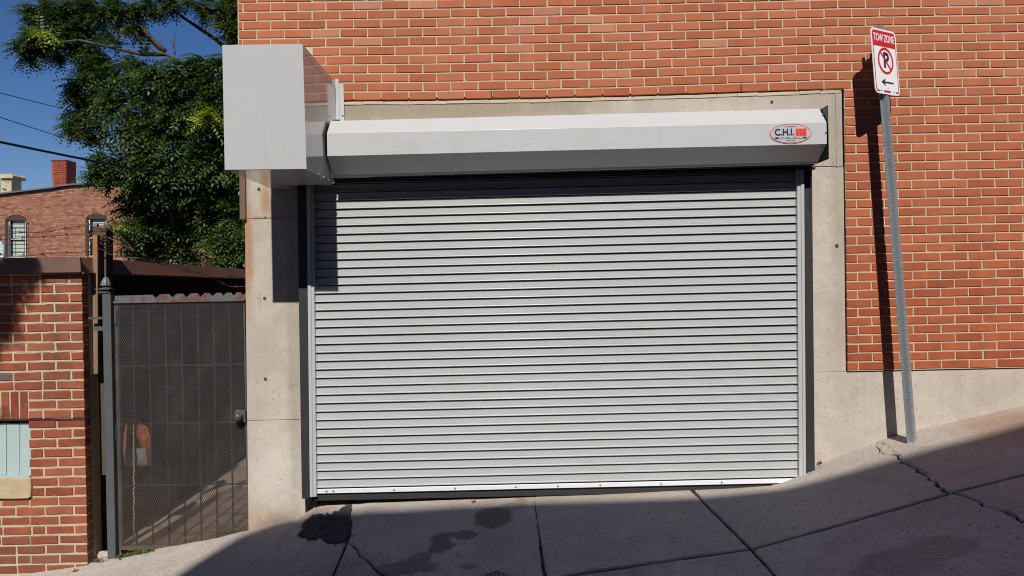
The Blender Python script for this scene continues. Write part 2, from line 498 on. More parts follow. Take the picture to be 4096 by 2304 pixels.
bump(t_, b_, noise(t_, P_, 45, 5, .7), .5, .004)
M_WOOD, t_, b_ = mat("weathered timber")
P_ = pos(t_, 30, 30, 1.6)
n_ = noise(t_, P_, 1.6, 5, .65, 1.0)
c_ = mix(t_, n_, (.13, .085, .05), (.30, .20, .12))
setc(t_, b_, c_); b_.inputs["Roughness"].default_value = .9; bump(t_, b_, n_, .6, .006)
M_WOODRED = simple("stained timber", (.30, .14, .055), .85, 0, .4, 20, .4)
M_TARWOOD = simple("dark old timber", (.085, .062, .042), .95, 0, .5, 20, .5)
M_WIRE = simple("rusty wire", (.07, .045, .035), .6, .3)
M_CABLE = simple("black cable", (.012, .012, .02), .5)
M_BRASS = simple("dull brass", (.12, .085, .05), .5, .5)
M_WHITE = simple("white frame paint", (.75, .76, .76), .5)
M_BLIND = simple("green grey blind", (.42, .46, .40), .6)
M_ALLEY = simple("alley paving", (.20, .145, .11), .95, 0, .45, 6, .6, 60)
M_CURBA = simple("alley kerb concrete", (.36, .29, .21), .95, 0, .35, 9, .6, 60)
M_SOIL = simple("joint dirt", (.035, .03, .024), 1, 0, .5, 30, .6, 120)
M_ASPH = simple("asphalt", (.042, .041, .042), .95, 0, .6, 60, 1.0, 200)
M_STREET = simple("street asphalt", (.05, .05, .052), .95, 0, .3, 3, .6, 90)
M_STONE = simple("pale rubble", (.42, .38, .33), .95, 0, .3, 20, .6, 60)
M_DRYLEAF = simple("dry leaf", (.40, .16, .05), .8, 0, .3, 40)
M_IRON = simple("cast iron", (.05, .048, .05), .55, .5, .3, 20, .2)
M_ORANGE = simple("orange fabric", (.34, .10, .022), .8, 0, .9, 22)
M_GREYF = simple("grey fabric", (.20, .19, .19), .8, 0, .3, 14)
M_ROPEY = simple("yellow rope", (.55, .38, .12), .8)
M_ROOFM = simple("slate roof edge", (.12, .12, .125), .7)
M_CREAM = simple("cream render", (.47, .38, .24), .9, 0, .35, 3, .4, 20)
M_BARK = simple("bark", (.075, .055, .042), .95, 0, .4, 12, .6, 30)
M_BUILD = simple("opposite brick", (.22, .12, .09), .9, 0, .3, 2)
M_DGLASS, t_, b_ = mat("window glass")
setc(t_, b_, (.04, .05, .055)); b_.inputs["Roughness"].default_value = .06
M_TEALP = simple("turquoise paint", (.10, .42, .42), .6)
M_WBRICK = simple("white painted brick", (.62, .62, .66), .8)

def leaf_mat(name, cols, tr=.25):
    m, t, b = mat(name)
    g = nd(t, "ShaderNodeNewGeometry")
    c = ramp(t, g.outputs["Random Per Island"], [(i / (len(cols) - 1), k) for i, k in enumerate(cols)])
    n = noise(t, pos(t), 1.3, 3)
    c = mix(t, ramp(t, n, [(.4, 0.), (.65, .45)]), c, mix(t, 1., c, (.6, .7, .55), 'MULTIPLY'))
    setc(t, b, c); b.inputs["Roughness"].default_value = .45; b.inputs["Specular IOR Level"].default_value = .35
    tl = nd(t, "ShaderNodeBsdfTranslucent"); t.links.new(mix(t, 1., c, (1.3, 1.5, .6), 'MULTIPLY'), tl.inputs[0])
    ms = nd(t, "ShaderNodeMixShader"); ms.inputs[0].default_value = tr
    t.links.new(b.outputs[0], ms.inputs[1]); t.links.new(tl.outputs[0], ms.inputs[2])
    t.links.new(ms.outputs[0], t.nodes["Material Output"].inputs[0])
    return m
M_LEAF = leaf_mat("tree leaf", [(.030, .058, .012), (.06, .10, .018), (.036, .066, .016), (.10, .15, .028), (.022, .042, .012)])
M_LEAFY = leaf_mat("yellow green leaf", [(.20, .26, .03), (.28, .32, .035), (.14, .22, .03)])
M_WEED = leaf_mat("weed leaf", [(.07, .12, .025), (.11, .17, .03), (.13, .15, .05)])

# ------------------------------------------------------------------ bricks
def brick_mesh(name, L, H, D, m, seed, rough=0.0007, chip=.15):
    """a brick with its front on y = 0 (facing -y), chipped arrises"""
    r = random.Random(seed)
    bv = 0.0035
    ring = []
    hl, hh = L / 2, H / 2
    base = [(-hl, -hh), (-hl / 3, -hh), (hl / 3, -hh), (hl, -hh), (hl, 0), (hl, hh), (hl / 3, hh), (-hl / 3, hh), (-hl, hh), (-hl, 0)]
    for x, z in base:
        ring.append((x + r.uniform(-rough, rough), z + r.uniform(-rough, rough)))
    if r.random() < chip:
        k = r.choice([0, 3, 5, 8]); x, z = ring[k]
        ring[k] = (x * .985, z * .93)
    n = len(ring)
    vs = [(x * (1 - bv / hl), 0, z * (1 - bv / hh)) for x, z in ring]
    vs += [(x, bv, z) for x, z in ring]
    vs += [(x, D, z) for x, z in ring]
    fs = [tuple(range(n))]
    for a in (0, n):
        for i in range(n):
            j = (i + 1) % n
            fs.append((a + j, a + i, a + n + i, a + n + j))
    b = MB(); b.add(vs, fs)
    return b.mesh(name, m), (vs, fs)

def lay_bricks(parent, items, variants, mat_, limit=300, name="brick", field="brick_field"):
    """items: (x, y, z, sx, sz, rot, weight); the nearest LIMIT ones are parts, the rest one stuff part"""
    order = sorted(range(len(items)), key=lambda i: -items[i][6])
    single = set(order[:limit])
    stuff = MB()
    for i, (x, y, z, sx, sz, rot, wt) in enumerate(items):
        me, (vs, fs) = variants[R.randrange(len(variants))]
        Mx = Matrix.Translation((x, y, z)) @ Matrix.Rotation(rot, 4, 'Y') @ Matrix.Diagonal((sx, 1, sz, 1))
        if i in single:
            link(name, me, parent, Mx)
        else:
            stuff.add([Mx @ Vector(p) for p in vs], fs)
    if stuff.v:
        o = stuff.obj(field, mat_, parent); o["kind"] = "stuff"

# ================================================================== SETTING
# ---- sidewalk: dirt bed, slabs as pieces
def grid_sheet(name, xs, ys, zf, m, kind="structure"):
    b = MB(); nx, ny = len(xs), len(ys)
    vs = [(x, y, zf(x, y)) for y in ys for x in xs]
    fs = [(j * nx + i, j * nx + i + 1, (j + 1) * nx + i + 1, (j + 1) * nx + i) for j in range(ny - 1) for i in range(nx - 1)]
    b.add(vs, fs)
    o = b.obj(name, m); o["kind"] = kind
    return o

KERBY = -2.75
walk = grid_sheet("sidewalk", np.arange(-7, 7.01, .1).tolist(), np.arange(KERBY, .041, .09).tolist(), lambda x, y: gz(x, y) - .022, M_SOIL)
PINV[walk.name] = Matrix.Identity(4)

def xy(p): return Vector((p[0], p[1]))
def GD(x, y): return xy(G(x, y))
A0, A1, A2 = GD(885, 1257), GD(872, 1371), GD(836, 1449)
AX = A2 + (A2 - A1) * 2.2; AX = Vector((AX.x, KERBY))
Bq = GD(1345, 1236); B1 = GD(1366, 1425); B2 = Vector((B1.x + .01, -1.33))
C0, C1 = GD(1735, 1226), GD(1890, 1380)
C2 = C1 + (GD(1950, 1446) - C1) * 1.0; CX = Vector((C2.x + .05, KERBY))
E0, E1, E2 = GD(2186, 1098), GD(2392, 1240), GD(2576, 1306)
Em = GD(2290, 1168); Em2 = GD(2470, 1262)
EX = Vector((E2.x + 2.2, E2.y - .55))
H1 = GD(1431, 1447)
HX = GD(2576, 1193); HX2 = Vector((7, HX.y - .02))
K1 = GD(966, 1449)
top = lambda x: Vector((x, .03))
slabs = [
    # (outline, gap)
    ([Vector((-7, .03)), Vector((-7, KERBY)), AX, A2, A1, A0, Vector((A0.x - .06, .03))], .007),
    ([Vector((A0.x - .06, .03)), A0, A1, K1, Vector((K1.x + .12, -1.33)), B2, B1, Bq, top(Bq.x)], .008),
    ([A1, A2, AX, Vector((K1.x + .12, KERBY)), Vector((K1.x + .12, -1.33)), K1], .009),
    ([Vector((K1.x + .12, -1.33)), Vector((K1.x + .12, KERBY)), Vector((B2.x, KERBY)), B2], .01),
    ([top(Bq.x), Bq, B1, B2, H1, C1, C0, top(C0.x)], .012),
    ([B2, Vector((B2.x, KERBY)), CX, C2, C1, H1], .012),
    ([top(C0.x), C0, C1, E1, Em, E0, top(E0.x)], .011),
    ([C1, C2, CX, Vector((EX.x, KERBY)), EX, E2, Em2, E1], .011),
    ([top(E0.x), E0, Em, E1, HX, HX2, top(7)], .010),
    ([E1, Em2, E2, EX, Vector((7, EX.y)), HX2, HX], .010),
]
def area(p): return sum(a.x * b.y - b.x * a.y for a, b in zip(p, p[1:] + p[:1])) / 2
def offset(poly, d):
    n = len(poly); out = []
    for i in range(n):
        a, b, c = poly[i - 1], poly[i], poly[(i + 1) % n]
        e1 = (b - a).normalized(); e2 = (c - b).normalized()
        n1 = Vector((-e1.y, e1.x)); n2 = Vector((-e2.y, e2.x))
        mt = n1 + n2
        if mt.length < .2: mt = n1
        mt = mt.normalized(); k = d / max(.4, mt.dot(n1))
        out.append(b + mt * k)
    return out
def seg_dist(p, a, b):
    t_ = max(0, min(1, (p - a).dot(b - a) / (b - a).length_squared)); return (p - a.lerp(b, t_)).length
CRACKS = [(E0, Em), (Em, E1), (E1, Em2), (Em2, E2), (A0, A1), (A1, K1)]
def crack_amp(p):
    d = min(seg_dist(p, a, b) for a, b in CRACKS)
    return (.045 if d < .035 else .003) if p.x > 0 else (.02 if d < .03 else .003)
def slab(poly, gap):
    if area(poly) < 0: poly = poly[::-1]
    poly = offset(poly, gap)
    pts = []
    for a, b in zip(poly, poly[1:] + poly[:1]):
        L = (b - a).length; n = max(1, int(L / .03))
        nn = Vector((-(b - a).y, (b - a).x)).normalized()
        for k in range(n):
            p = a.lerp(b, k / n)
            q = (mnoise.noise(Vector((p.x * 5, p.y * 5, 3))) * .004 + mnoise.noise(Vector((p.x * 22, p.y * 22, 9))) * .005) * (1 if k else .3)
            amp = crack_amp(p)
            fld = Vector((mnoise.noise(Vector((p.x * 6, p.y * 6, 1))) + .6 * mnoise.noise(Vector((p.x * 19, p.y * 19, 2))), mnoise.noise(Vector((p.x * 6, p.y * 6, 11))) + .6 * mnoise.noise(Vector((p.x * 19, p.y * 19, 12)))))
            pts.append(p + nn * q + fld * amp)
    inner = offset(pts, .011)
    n = len(pts)
    verts = list(inner)
    x0, x1 = min(p.x for p in inner), max(p.x for p in inner); y0, y1 = min(p.y for p in inner), max(p.y for p in inner)
    st = .07
    def inside(p):
        c = False
        for a, b in zip(inner, inner[1:] + inner[:1]):
            if (a.y > p.y) != (b.y > p.y) and p.x < (b.x - a.x) * (p.y - a.y) / (b.y - a.y) + a.x: c = not c
        return c
    x = x0 + st / 2
    while x < x1:
        y = y0 + st / 2
        while y < y1:
            p = Vector((x + R.uniform(-.01, .01), y + R.uniform(-.01, .01)))
            if inside(p): verts.append(p)
            y += st
        x += st
    rv, re, rf, ov, oe, of = delaunay_2d_cdt(verts, [(i, (i + 1) % n) for i in range(n)], [], 1, 1e-5)
    def hz(p): return gz(p[0], p[1]) + mnoise.noise(Vector((p[0] * 3, p[1] * 3, 0))) * .004 + mnoise.noise(Vector((p[0] * 14, p[1] * 14, 5))) * .0015
    b = MB()
    b.add([(p[0], p[1], hz(p)) for p in rv], [f if (rv[f[0]] - rv[f[1]]).cross(rv[f[2]] - rv[f[1]]) < 0 else f[::-1] for f in rf])
    ring0 = [(p.x, p.y, hz(p)) for p in inner]; ring1 = [(p.x, p.y, hz(p) - .006) for p in pts]; ring2 = [(p.x, p.y, hz(p) - .06) for p in pts]
    for ra, rb in ((ring0, ring1), (ring1, ring2)):
        b.add(ra + rb, [(i, n + i, n + (i + 1) % n, (i + 1) % n) for i in range(n)])
    return b.obj("paving_slab", M_WALK, walk)
for s_, g_ in slabs: slab(s_, g_)

# blacktop patch between the slabs by the shutter corner
pp = [(884, 1262), (862, 1272), (835, 1292), (800, 1292), (770, 1303), (752, 1330), (748, 1352), (775, 1362), (800, 1358), (822, 1368), (846, 1372), (868, 1366), (880, 1345), (888, 1318), (878, 1300), (890, 1280)]
pg = [GD(*p) for p in pp]
def patch(poly, name, m, lift=.006):
    if area(poly) < 0: poly = poly[::-1]
    pts = []
    for a, b in zip(poly, poly[1:] + poly[:1]):
        for k in range(5):
            p = a.lerp(b, k / 5); pts.append(p + Vector((R.uniform(-.006, .006), R.uniform(-.006, .006))))
    n = len(pts); verts = list(pts)
    x0, x1 = min(p.x for p in pts), max(p.x for p in pts); y0, y1 = min(p.y for p in pts), max(p.y for p in pts)
    for _ in range(420):
        verts.append(Vector((R.uniform(x0, x1), R.uniform(y0, y1))))
    rv, re, rf, ov, oe, of = delaunay_2d_cdt(verts, [(i, (i + 1) % n) for i in range(n)], [], 1, 1e-5)
    edge = {}
    b = MB()
    vs = []
    for i, p in enumerate(rv):
        dmin = min((p - q).length for q in pts)
        vs.append((p[0], p[1], gz(p[0], p[1]) + (-.004 if dmin < .004 else lift + R.uniform(-.004, .008))))
    b.add(vs, [f if (rv[f[0]] - rv[f[1]]).cross(rv[f[2]] - rv[f[1]]) < 0 else f[::-1] for f in rf])
    return b.obj(name, m, walk)
patch(pg, "asphalt_patch", M_ASPH)

# street and kerb out of frame, ground to the horizon
kb = MB()
for i in range(14):
    x0, x1 = -7 + i, -6 + i - .008
    za, zb = gz(x0, KERBY), gz(x1, KERBY)
    kb.hexa([(x0, KERBY - .15, za - .16), (x1, KERBY - .15, zb - .16), (x1, KERBY - .15, zb), (x0, KERBY - .15, za)],
            [(x0, KERBY + .002, za - .16), (x1, KERBY + .002, zb - .16), (x1, KERBY + .002, zb), (x0, KERBY + .002, za)])
o = kb.obj("kerb", M_CURBA); o["kind"] = "structure"
grid_sheet("street", [-40, -20, -7, -4, -2, 0, 2, 4, 7, 20, 40], [-11.2, -8, -5, -2.9], lambda x, y: gz(max(-7, min(7, x)), KERBY) - .13 + .0 * y, M_STREET)
b = MB(); b.add([(-250, -250, -1.6), (250, -250, -1.6), (250, 300, -1.6), (-250, 300, -1.6)], [(0, 1, 2, 3)])
o = b.obj("ground", M_STREET); o["kind"] = "structure"
ALZ = CZ - 1.95
b = MB()
b.add([(-3.4, .035, ALZ), (-1.6, .035, ALZ), (-1.6, 14, ALZ + .3), (-3.4, 14, ALZ + .3)], [(0, 1, 2, 3)])
alley = b.obj("alley_path", M_ALLEY); alley["kind"] = "structure"
b = MB()
cv = [(-2.90, .12), (-2.86, .6), (-2.84, 1.1), (-2.83, 1.6), (-2.72, 1.95), (-2.45, 2.1), (-2.1, 2.12), (-1.7, 2.12)]
for (xa, ya), (xb, yb) in zip(cv, cv[1:]):
    t = Vector((xb - xa, yb - ya)).normalized(); nx, ny = t.y * .05, -t.x * .05
    z0, z1 = ALZ - .02, ALZ + .085
    b.hexa([(xa + nx, ya + ny, z0), (xb + nx, yb + ny, z0), (xb + nx, yb + ny, z1), (xa + nx, ya + ny, z1)],
           [(xa - nx, ya - ny, z0), (xb - nx, yb - ny, z0), (xb - nx * 1.05, yb - ny, z1), (xa - nx * 1.05, ya - ny, z1)])
o = b.obj("alley_kerb", M_CURBA); o["kind"] = "structure"

# ================================================================== MAIN BUILDING
bld = thing("garage_building", (0, .2, 0), "orange red brick building with pale concrete surround around the wide grey roller shutter", "building")
BF = -.018    # brick face
# reference bed lines (photo px) -> four polylines over courses
H_line = [(960, 374), (1376, 366.8), (1700, 364.9), (2100, 357.5), (2500, 348.3), (3300, 321.5), (3700, 313), (4096, 306), (4400, 300)]
T_line = [(956, 48), (1700, 36), (2500, 20.5), (3300, -1.0), (4096, -13.5), (4400, -19)]
L11 = [(3375, 725.5), (4096, 711), (4400, 705)]
L22 = [(3380, 1126), (4096, 1109), (4400, 1102)]
L32 = [(3386, 1484.5), (4096, 1469), (4400, 1462)]
def row_y(k, x):
    """photo y of the bed below course k (k = 0: the bed line above the lowest course over the lintel)"""
    h = lerp_table(H_line, x)
    if k <= 0:
        tt = lerp_table(T_line, x); return h + (h - tt) / 9 * k
    a, bb, c = lerp_table(L11, x), lerp_table(L22, x), lerp_table(L32, x)
    if k <= 11: return h + (a - h) * k / 11
    if k <= 22: return a + (bb - a) * (k - 11) / 11
    return bb + (c - bb) * (k - 22) / 10
PITCH = 110.8
variants = [brick_mesh("brick", .1905, .0567, .07, M_BRICK, s) for s in range(8)]
items = []
for k in range(-22, 33):           # course k lies above bed k
    first = 3376 + (k / 32) * 12 if k > 1 else 954 + k * .3
    jx = 1746.0 if (k % 2) else 1746.0 + PITCH / 2
    if k > 1: jx = 3643.2 + (k / 32.0) * 14 + (PITCH / 2 if k % 2 else 0)
    n0 = math.ceil((first - jx) / PITCH) - 1
    x = jx + n0 * PITCH
    while x < 5300:
        xa, xb = max(x, first), x + PITCH
        x += PITCH
        if xb - xa < 14: continue
        xm = (xa + xb) / 2
        if k in (0, 1) and xm > 3376 and False: continue
        if k > 1 and xa < first: continue
        ya, yb = row_y(k - 1, xm), row_y(k, xm)
        c = U(xm, (ya + yb) / 2, BF)
        wd = (xb - xa - 5.0) / FPX * (DIST + BF)
        ht = (yb - ya - 5.3) / FPX * (DIST + BF)
        if -10 < xm < 4100 and -25 < (ya + yb) / 2: wt = 1 - abs(xm - 2600) / 9000 - (0 if 0 < ya < 2304 else .5)
        else: wt = 0
        if 900 < xm < 1200 and ya > 180: continue
        rot = math.atan2((row_y(k, xm + 40) - row_y(k, xm - 40)), 80) + ROLL
        items.append((c.x + R.uniform(-.0012, .0012), BF + R.uniform(-.0012, .0012), c.z + R.uniform(-.0006, .0006), wd / .1905, ht / .0567, rot + R.uniform(-.002, .002), wt))
lay_bricks(bld, items, variants, M_BRICK)
# mortar backing (a real wall, hollow behind the shutter)
b = MB()
b.prism([U(958, 408), U(3374, 359), U(3374, -500), U(958, -500)], 9, 0)
me_y = BF + .0055
b = MB()
def bp(pts, y0, y1, mb):
    mb.prism([U(p[0], p[1], 0) * 1.0 if False else Vector((U(p[0], p[1], 0).x, y0, U(p[0], p[1], 0).z)) for p in pts], y1)
bp([(957, 407), (3372, 358), (3372, -800), (944, -800)], me_y, .34, b)
bp([(3373, 358), (3388, 1484), (5450, 1440), (5450, -840), (3373, -800)], me_y, .34, b)
b.obj("mortar_joints", M_MORTAR, bld)
b = MB()
b.box(-1.93, -1.62, .36, 9, ALZ - .1, 7.2); b.box(-1.62, 5.2, 8.7, 9, -.2, 7.2); b.box(4.9, 5.2, .36, 8.7, -.2, 7.2)
b.box(-1.93, 5.2, .36, 9, 7.22, 7.4); b.box(-1.62, 4.9, .36, .5, 1.9, 7.2)
b.obj("wall", M_BUILD, bld)
# mortar fillet and pointing on the lintel
def conc(pts, y0=0.0, y1=.34, name="concrete_block", m=M_CONC):
    mb = MB()
    P0 = [U(p[0], p[1], 0) for p in pts]
    mb.prism([Vector((p.x, y0, p.z)) for p in P0], y1)
    o = mb.obj(name, m, bld)
    md = o.modifiers.new("bevel", 'BEVEL'); md.width = .003; md.segments = 2; md.limit_method = 'ANGLE'
    return o
conc([(972, 704), (3253, 664), (3372, 665), (3367, 366), (972, 416)], name="lintel")
conc([(979, 875.5), (1200, 869), (1196, 706), (976, 706)], name="pillar_block")
conc([(988, 1682), (1212, 1677), (1201, 870), (979, 877)], name="pillar_block")
conc([(996, 2290), (1226, 2290), (1213, 1678.5), (988, 1683.5)], name="pillar_block")
conc([(3253, 1488.6), (3384, 1486.4), (3374, 667), (3248, 667)], name="pillar_block")
conc([(3255, 2050), (5450, 2050), (5450, 1444), (3386, 1487.2), (3255, 1489.4)], name="plinth")
# small fillet strip where lintel meets side (raised form line)
mb = MB(); mb.prism([Vector((U(x, y).x, -.006, U(x, y).z)) for x, y in ((3345, 668), (3352, 668), (3348, 372), (3341, 373))], .0)
mb.obj("form_seam", M_CONC, bld)
# mortar bed on top of the lintel
mb = MB()
for i in range(24):
    xa, xb = 1372 + i * 83, 1372 + (i + 1) * 83 - 1
    ja, jb = R.uniform(-1.5, 2), R.uniform(-1.5, 2)
    y0a, y0b = lerp_table(H_line, xa) + 40 + ja, lerp_table(H_line, xb) + 40 + jb
    mb.prism([Vector((U(x, y).x, -.004 - R.random() * .004, U(x, y).z)) for x, y in ((xa, y0a + 12), (xb, y0b + 12), (xb, y0b), (xa, y0a))], .02)
mb.obj("mortar_bed", M_MORTAR, bld)
for xw, kk in ((1519, 1), (1967, 1), (2406, 1), (2962, 1), (3302, 1), (3931, 1)):
    ya_, yb_ = row_y(0, xw), row_y(1, xw)
    mb = MB(); mb.prism([Vector((U(x, y).x, BF + .0045, U(x, y).z)) for x, y in ((xw - 2.4, yb_ - 2), (xw + 2.4, yb_ - 2), (xw + 2.4, ya_ + 5), (xw - 2.4, ya_ + 5))], BF + .02)
    mb.obj("weep_joint", M_RUBBER, bld)
# form tie holes with rusty plugs
for (x, y, r) in ((1059, 1193, .012), (1062, 1516, .012), (3347, 983, .014), (1036, 757, .012), (3087, 408, .012), (1062, 870, .008), (1010, 690, .006)):
    c = U(x, y); mb = MB()
    mb.lathe((c.x, -.0015, c.z), [(r, .0), (r * .95, .002), (r * .55, .0022), (r * .5, .0005)], 14, 0, Matrix.Rotation(math.pi / 2, 4, 'X'))
    mb.obj("tie_plug", simple("rusty plug", (.10, .045, .03), .8) if x == 1059 else bpy.data.materials["rusty plug"], bld)
# brown downpipe end by the pillar
mb = MB(); mb.prism([Vector((U(x, y, -.03).x, -.03, U(x, y, -.03).z)) for x, y in ((959, 877), (981, 877), (979, 640), (957, 640))], .05)
mb.obj("corner_flashing", M_FASCIA, bld)
mb = MB()
for y in (928, 964): 
    p = U(975, y); mb.tube([(p.x - .022, .01, p.z), (p.x + .01, .01, p.z)], .004, 6)
mb.obj("wall_hook", M_WIRE, bld)

# ================================================================== ROLLER SHUTTER
rs = thing("roller_shutter", (U(2230, 1900, -.05).x, -.05, U(2230, 1990).z), "closed light grey steel roller shutter with hood and square motor cover in the concrete surround", "roller door")
CY = -.085
# slat profile: (protrusion toward viewer, height share from top)
PS = .0607
prof = [(0.000, 1.00), (0.000, .33), (-.0012, .315), (-.0012, .285), (.000, .27), (.002, .25), (.0072, .215), (.0125, .19), (.0155, .165), (.0155, .14), (.012, .118), (-.014, .108), (-.014, 0.0)]
LS = (U(3190, 1200, CY).x - U(1260, 1200, CY).x)
mb = MB(); vs = []; fs = []
xs = [-LS / 2 + LS * i / 6 for i in range(7)]
for x in xs:
    for p, h in prof: vs.append((x, -p, h * PS))
npf = len(prof)
for i in range(len(xs) - 1):
    for k in range(npf - 1):
        fs.append((i * npf + k + 1, (i + 1) * npf + k + 1, (i + 1) * npf + k, i * npf + k))
for e, rev in ((0, False), (len(xs) - 1, True)):
    base = len(vs)
    for p, h in prof: vs.append((xs[e], -p, h * PS))
    vs.append((xs[e], .02, 0)); vs.append((xs[e], .02, PS))
    f = tuple(range(base, base + npf + 2)); fs.append(f[::-1] if rev else f)
mb.add(vs, fs)
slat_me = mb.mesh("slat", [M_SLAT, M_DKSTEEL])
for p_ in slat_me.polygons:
    if len(p_.vertices) == 4 and sum(slat_me.vertices[i].co.z for i in p_.vertices) / 4 < .112 * PS: p_.material_index = 1  # groove faces get dark steel: shade between slats put into the colour
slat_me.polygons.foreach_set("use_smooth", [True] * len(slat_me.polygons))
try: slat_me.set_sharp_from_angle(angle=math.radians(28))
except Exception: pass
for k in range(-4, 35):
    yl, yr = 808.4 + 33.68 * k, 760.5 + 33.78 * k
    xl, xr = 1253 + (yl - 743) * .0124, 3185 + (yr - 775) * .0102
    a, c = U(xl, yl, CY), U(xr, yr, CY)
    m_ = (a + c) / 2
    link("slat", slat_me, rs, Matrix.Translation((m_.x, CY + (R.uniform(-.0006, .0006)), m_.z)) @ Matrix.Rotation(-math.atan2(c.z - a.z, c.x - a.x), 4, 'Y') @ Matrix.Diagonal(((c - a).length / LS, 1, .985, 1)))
# bottom bar with bolts and a rubber seal
a, c = U(1267, 1955.5, CY), U(3197, 1911.5, CY)
def bar(za, zb, y0, y1, name, m, inset=0):
    mb = MB()
    A = Vector((a.x + inset, y0, a.z)); C_ = Vector((c.x - inset, y0, c.z))
    mb.prism([A + Vector((0, 0, zb)), C_ + Vector((0, 0, zb)), C_ + Vector((0, 0, za)), A + Vector((0, 0, za))], y1)
    o = mb.obj(name, m, rs); md = o.modifiers.new("bevel", 'BEVEL'); md.width = .002; md.segments = 2
    return o
bar(-.001, -.033, CY - .006, CY + .006, "bottom_bar", M_BARM)
bar(-.034, -.048, CY + .012, CY + .03, "bar_angle", M_DKSTEEL, .01)
bar(-.0485, -.085, CY - .004, CY + .04, "rubber_seal", M_RUBBER, -.04)
for xd in (822, 839, 992, 1145, 1297, 1403, 1510, 1663, 1815):
    f = (xd * K - 1267) / (3197 - 1267)
    p = a.lerp(c, f)
    mb = MB(); mb.lathe((p.x, CY - .006, p.z - .017), [(.0085, .0), (.0085, .0015), (.006, .005), (.003, .006)], 10, 0, Matrix.Rotation(math.pi / 2, 4, 'X'))
    mb.obj("bolt", M_BOLT, rs)
# guides
def vbar(xt0, xt1, yt, xb0, xb1, yb, Y0, Y1, name, m):
    mb = MB()
    mb.prism([U(xb0, yb, Y0), U(xb1, yb, Y0), U(xt1, yt, Y0), U(xt0, yt, Y0)], Y1)
    o = mb.obj(name, m, rs); md = o.modifiers.new("bevel", 'BEVEL'); md.width = .003; md.segments = 2
    return o
vbar(1187, 1225, 690, 1207, 1238, 1995, -.11, -.005, "guide_tube", M_DKSTEEL)
vbar(1225, 1240, 690, 1239, 1251, 1989, -.132, -.03, "guide_rail", M_SLAT)
vbar(1240.5, 1252, 690, 1251.5, 1266, 1988, -.122, -.03, "guide_rail", M_SLAT)
vbar(3188, 3203, 640, 3197, 3214, 1960, -.122, -.03, "guide_rail", M_SLAT)
vbar(3203.5, 3217, 640, 3214.5, 3225, 1960, -.132, -.03, "guide_rail", M_SLAT)
vbar(3218, 3248, 640, 3226, 3261, 1960, -.105, -.005, "guide_tube", M_DKSTEEL)
vbar(3240, 3244, 745, 3240, 3245, 840, -.115, -.1055, "guide_tab", M_DKSTEEL)
# header tube behind the hood
mb = MB(); mb.prism([U(1300, 722, -.15), U(3262, 677, -.15), U(3262, 668, -.15), U(1300, 712, -.15)], -.02)
mb.obj("header_bar", M_DKSTEEL, rs)
mb = MB(); mb.prism([U(1300, 712, -.2), U(3258, 660, -.2), U(3258, 640, -.2), U(1300, 690, -.2)], -.02)
mb.obj("header_bar", M_DKSTEEL, rs)
# hood: lofted between two end profiles, folded sheet
def hood_prof(tb, ft, fb, bb):
    a_ = U(*tb, -.275); b_ = U(*ft, -.39); c_ = U(*fb, -.39); d_ = U(*bb, -.245)
    X = b_.x
    pr = [Vector((X, -.002, a_.z + .0)), Vector((X, -.275, a_.z)), Vector((X, -.39, b_.z)), Vector((X, -.39, c_.z)), Vector((X, -.245, d_.z)), Vector((X, -.235, d_.z - .012)), Vector((X, -.17, d_.z - .012))]
    return pr
hl = hood_prof((1324.8, 483.9), (1307.8, 533.5), (1310, 624.5), (1334, 700.6))
hr = hood_prof((3283, 434), (3306, 489.6), (3305.7, 575.8), (3284, 645))
mb = MB(); n = len(hl)
NS = 10
vs = [hl[k].lerp(hr[k], i / NS) for i in range(NS + 1) for k in range(n)]
mb.add(vs, [(i * n + k, i * n + k + 1, (i + 1) * n + k + 1, (i + 1) * n + k) for i in range(NS) for k in range(n - 1)])
hood = mb.obj("hood", M_HOODP, rs)
PINV[hood.name] = Matrix.Identity(4)
md = hood.modifiers.new("solid", 'SOLIDIFY'); md.thickness = .002
md = hood.modifiers.new("bevel", 'BEVEL'); md.width = .003; md.segments = 2
# end plate
X = hr[2].x + .006
t0, t1 = U(3311.5, 421, -.395), U(3312.8, 635.6, -.395)
mb = MB()
pl = [(X, -.395, t1.z), (X, -.395, t0.z), (X, -.02, t0.z), (X, -.02, t1.z)]
mb.hexa(pl, [(p[0] + .005, p[1], p[2]) for p in pl])
mb.obj("end_plate", M_DKSTEEL, rs)
for (x, y) in ((3291, 459), (3303, 530)):
    p = U(x, y, -.392 if y > 500 else -.34); mb = MB(); mb.lathe((p.x, p.y, p.z), [(.006, 0), (.006, .003), (.003, .006)], 8, 0, Matrix.Rotation(math.pi / 2, 4, 'X')); mb.obj("bolt", M_BOLT, rs)

# motor cover
BX0, BX1, BY = U(889, 430, -.9).x, U(1218, 430, -.9).x, -.9
bz0, bz1 = U(1060, 677, -.9).z, U(1060, 177, -.9).z
tl, tr, br, bl = U(889, 180, BY), U(1210.6, 175.5, BY), U(1226, 675.6, BY), U(899, 679, BY)
cover = MB()
def shell(a_, b_):   # panel between two edges
    pass
lip = .0015
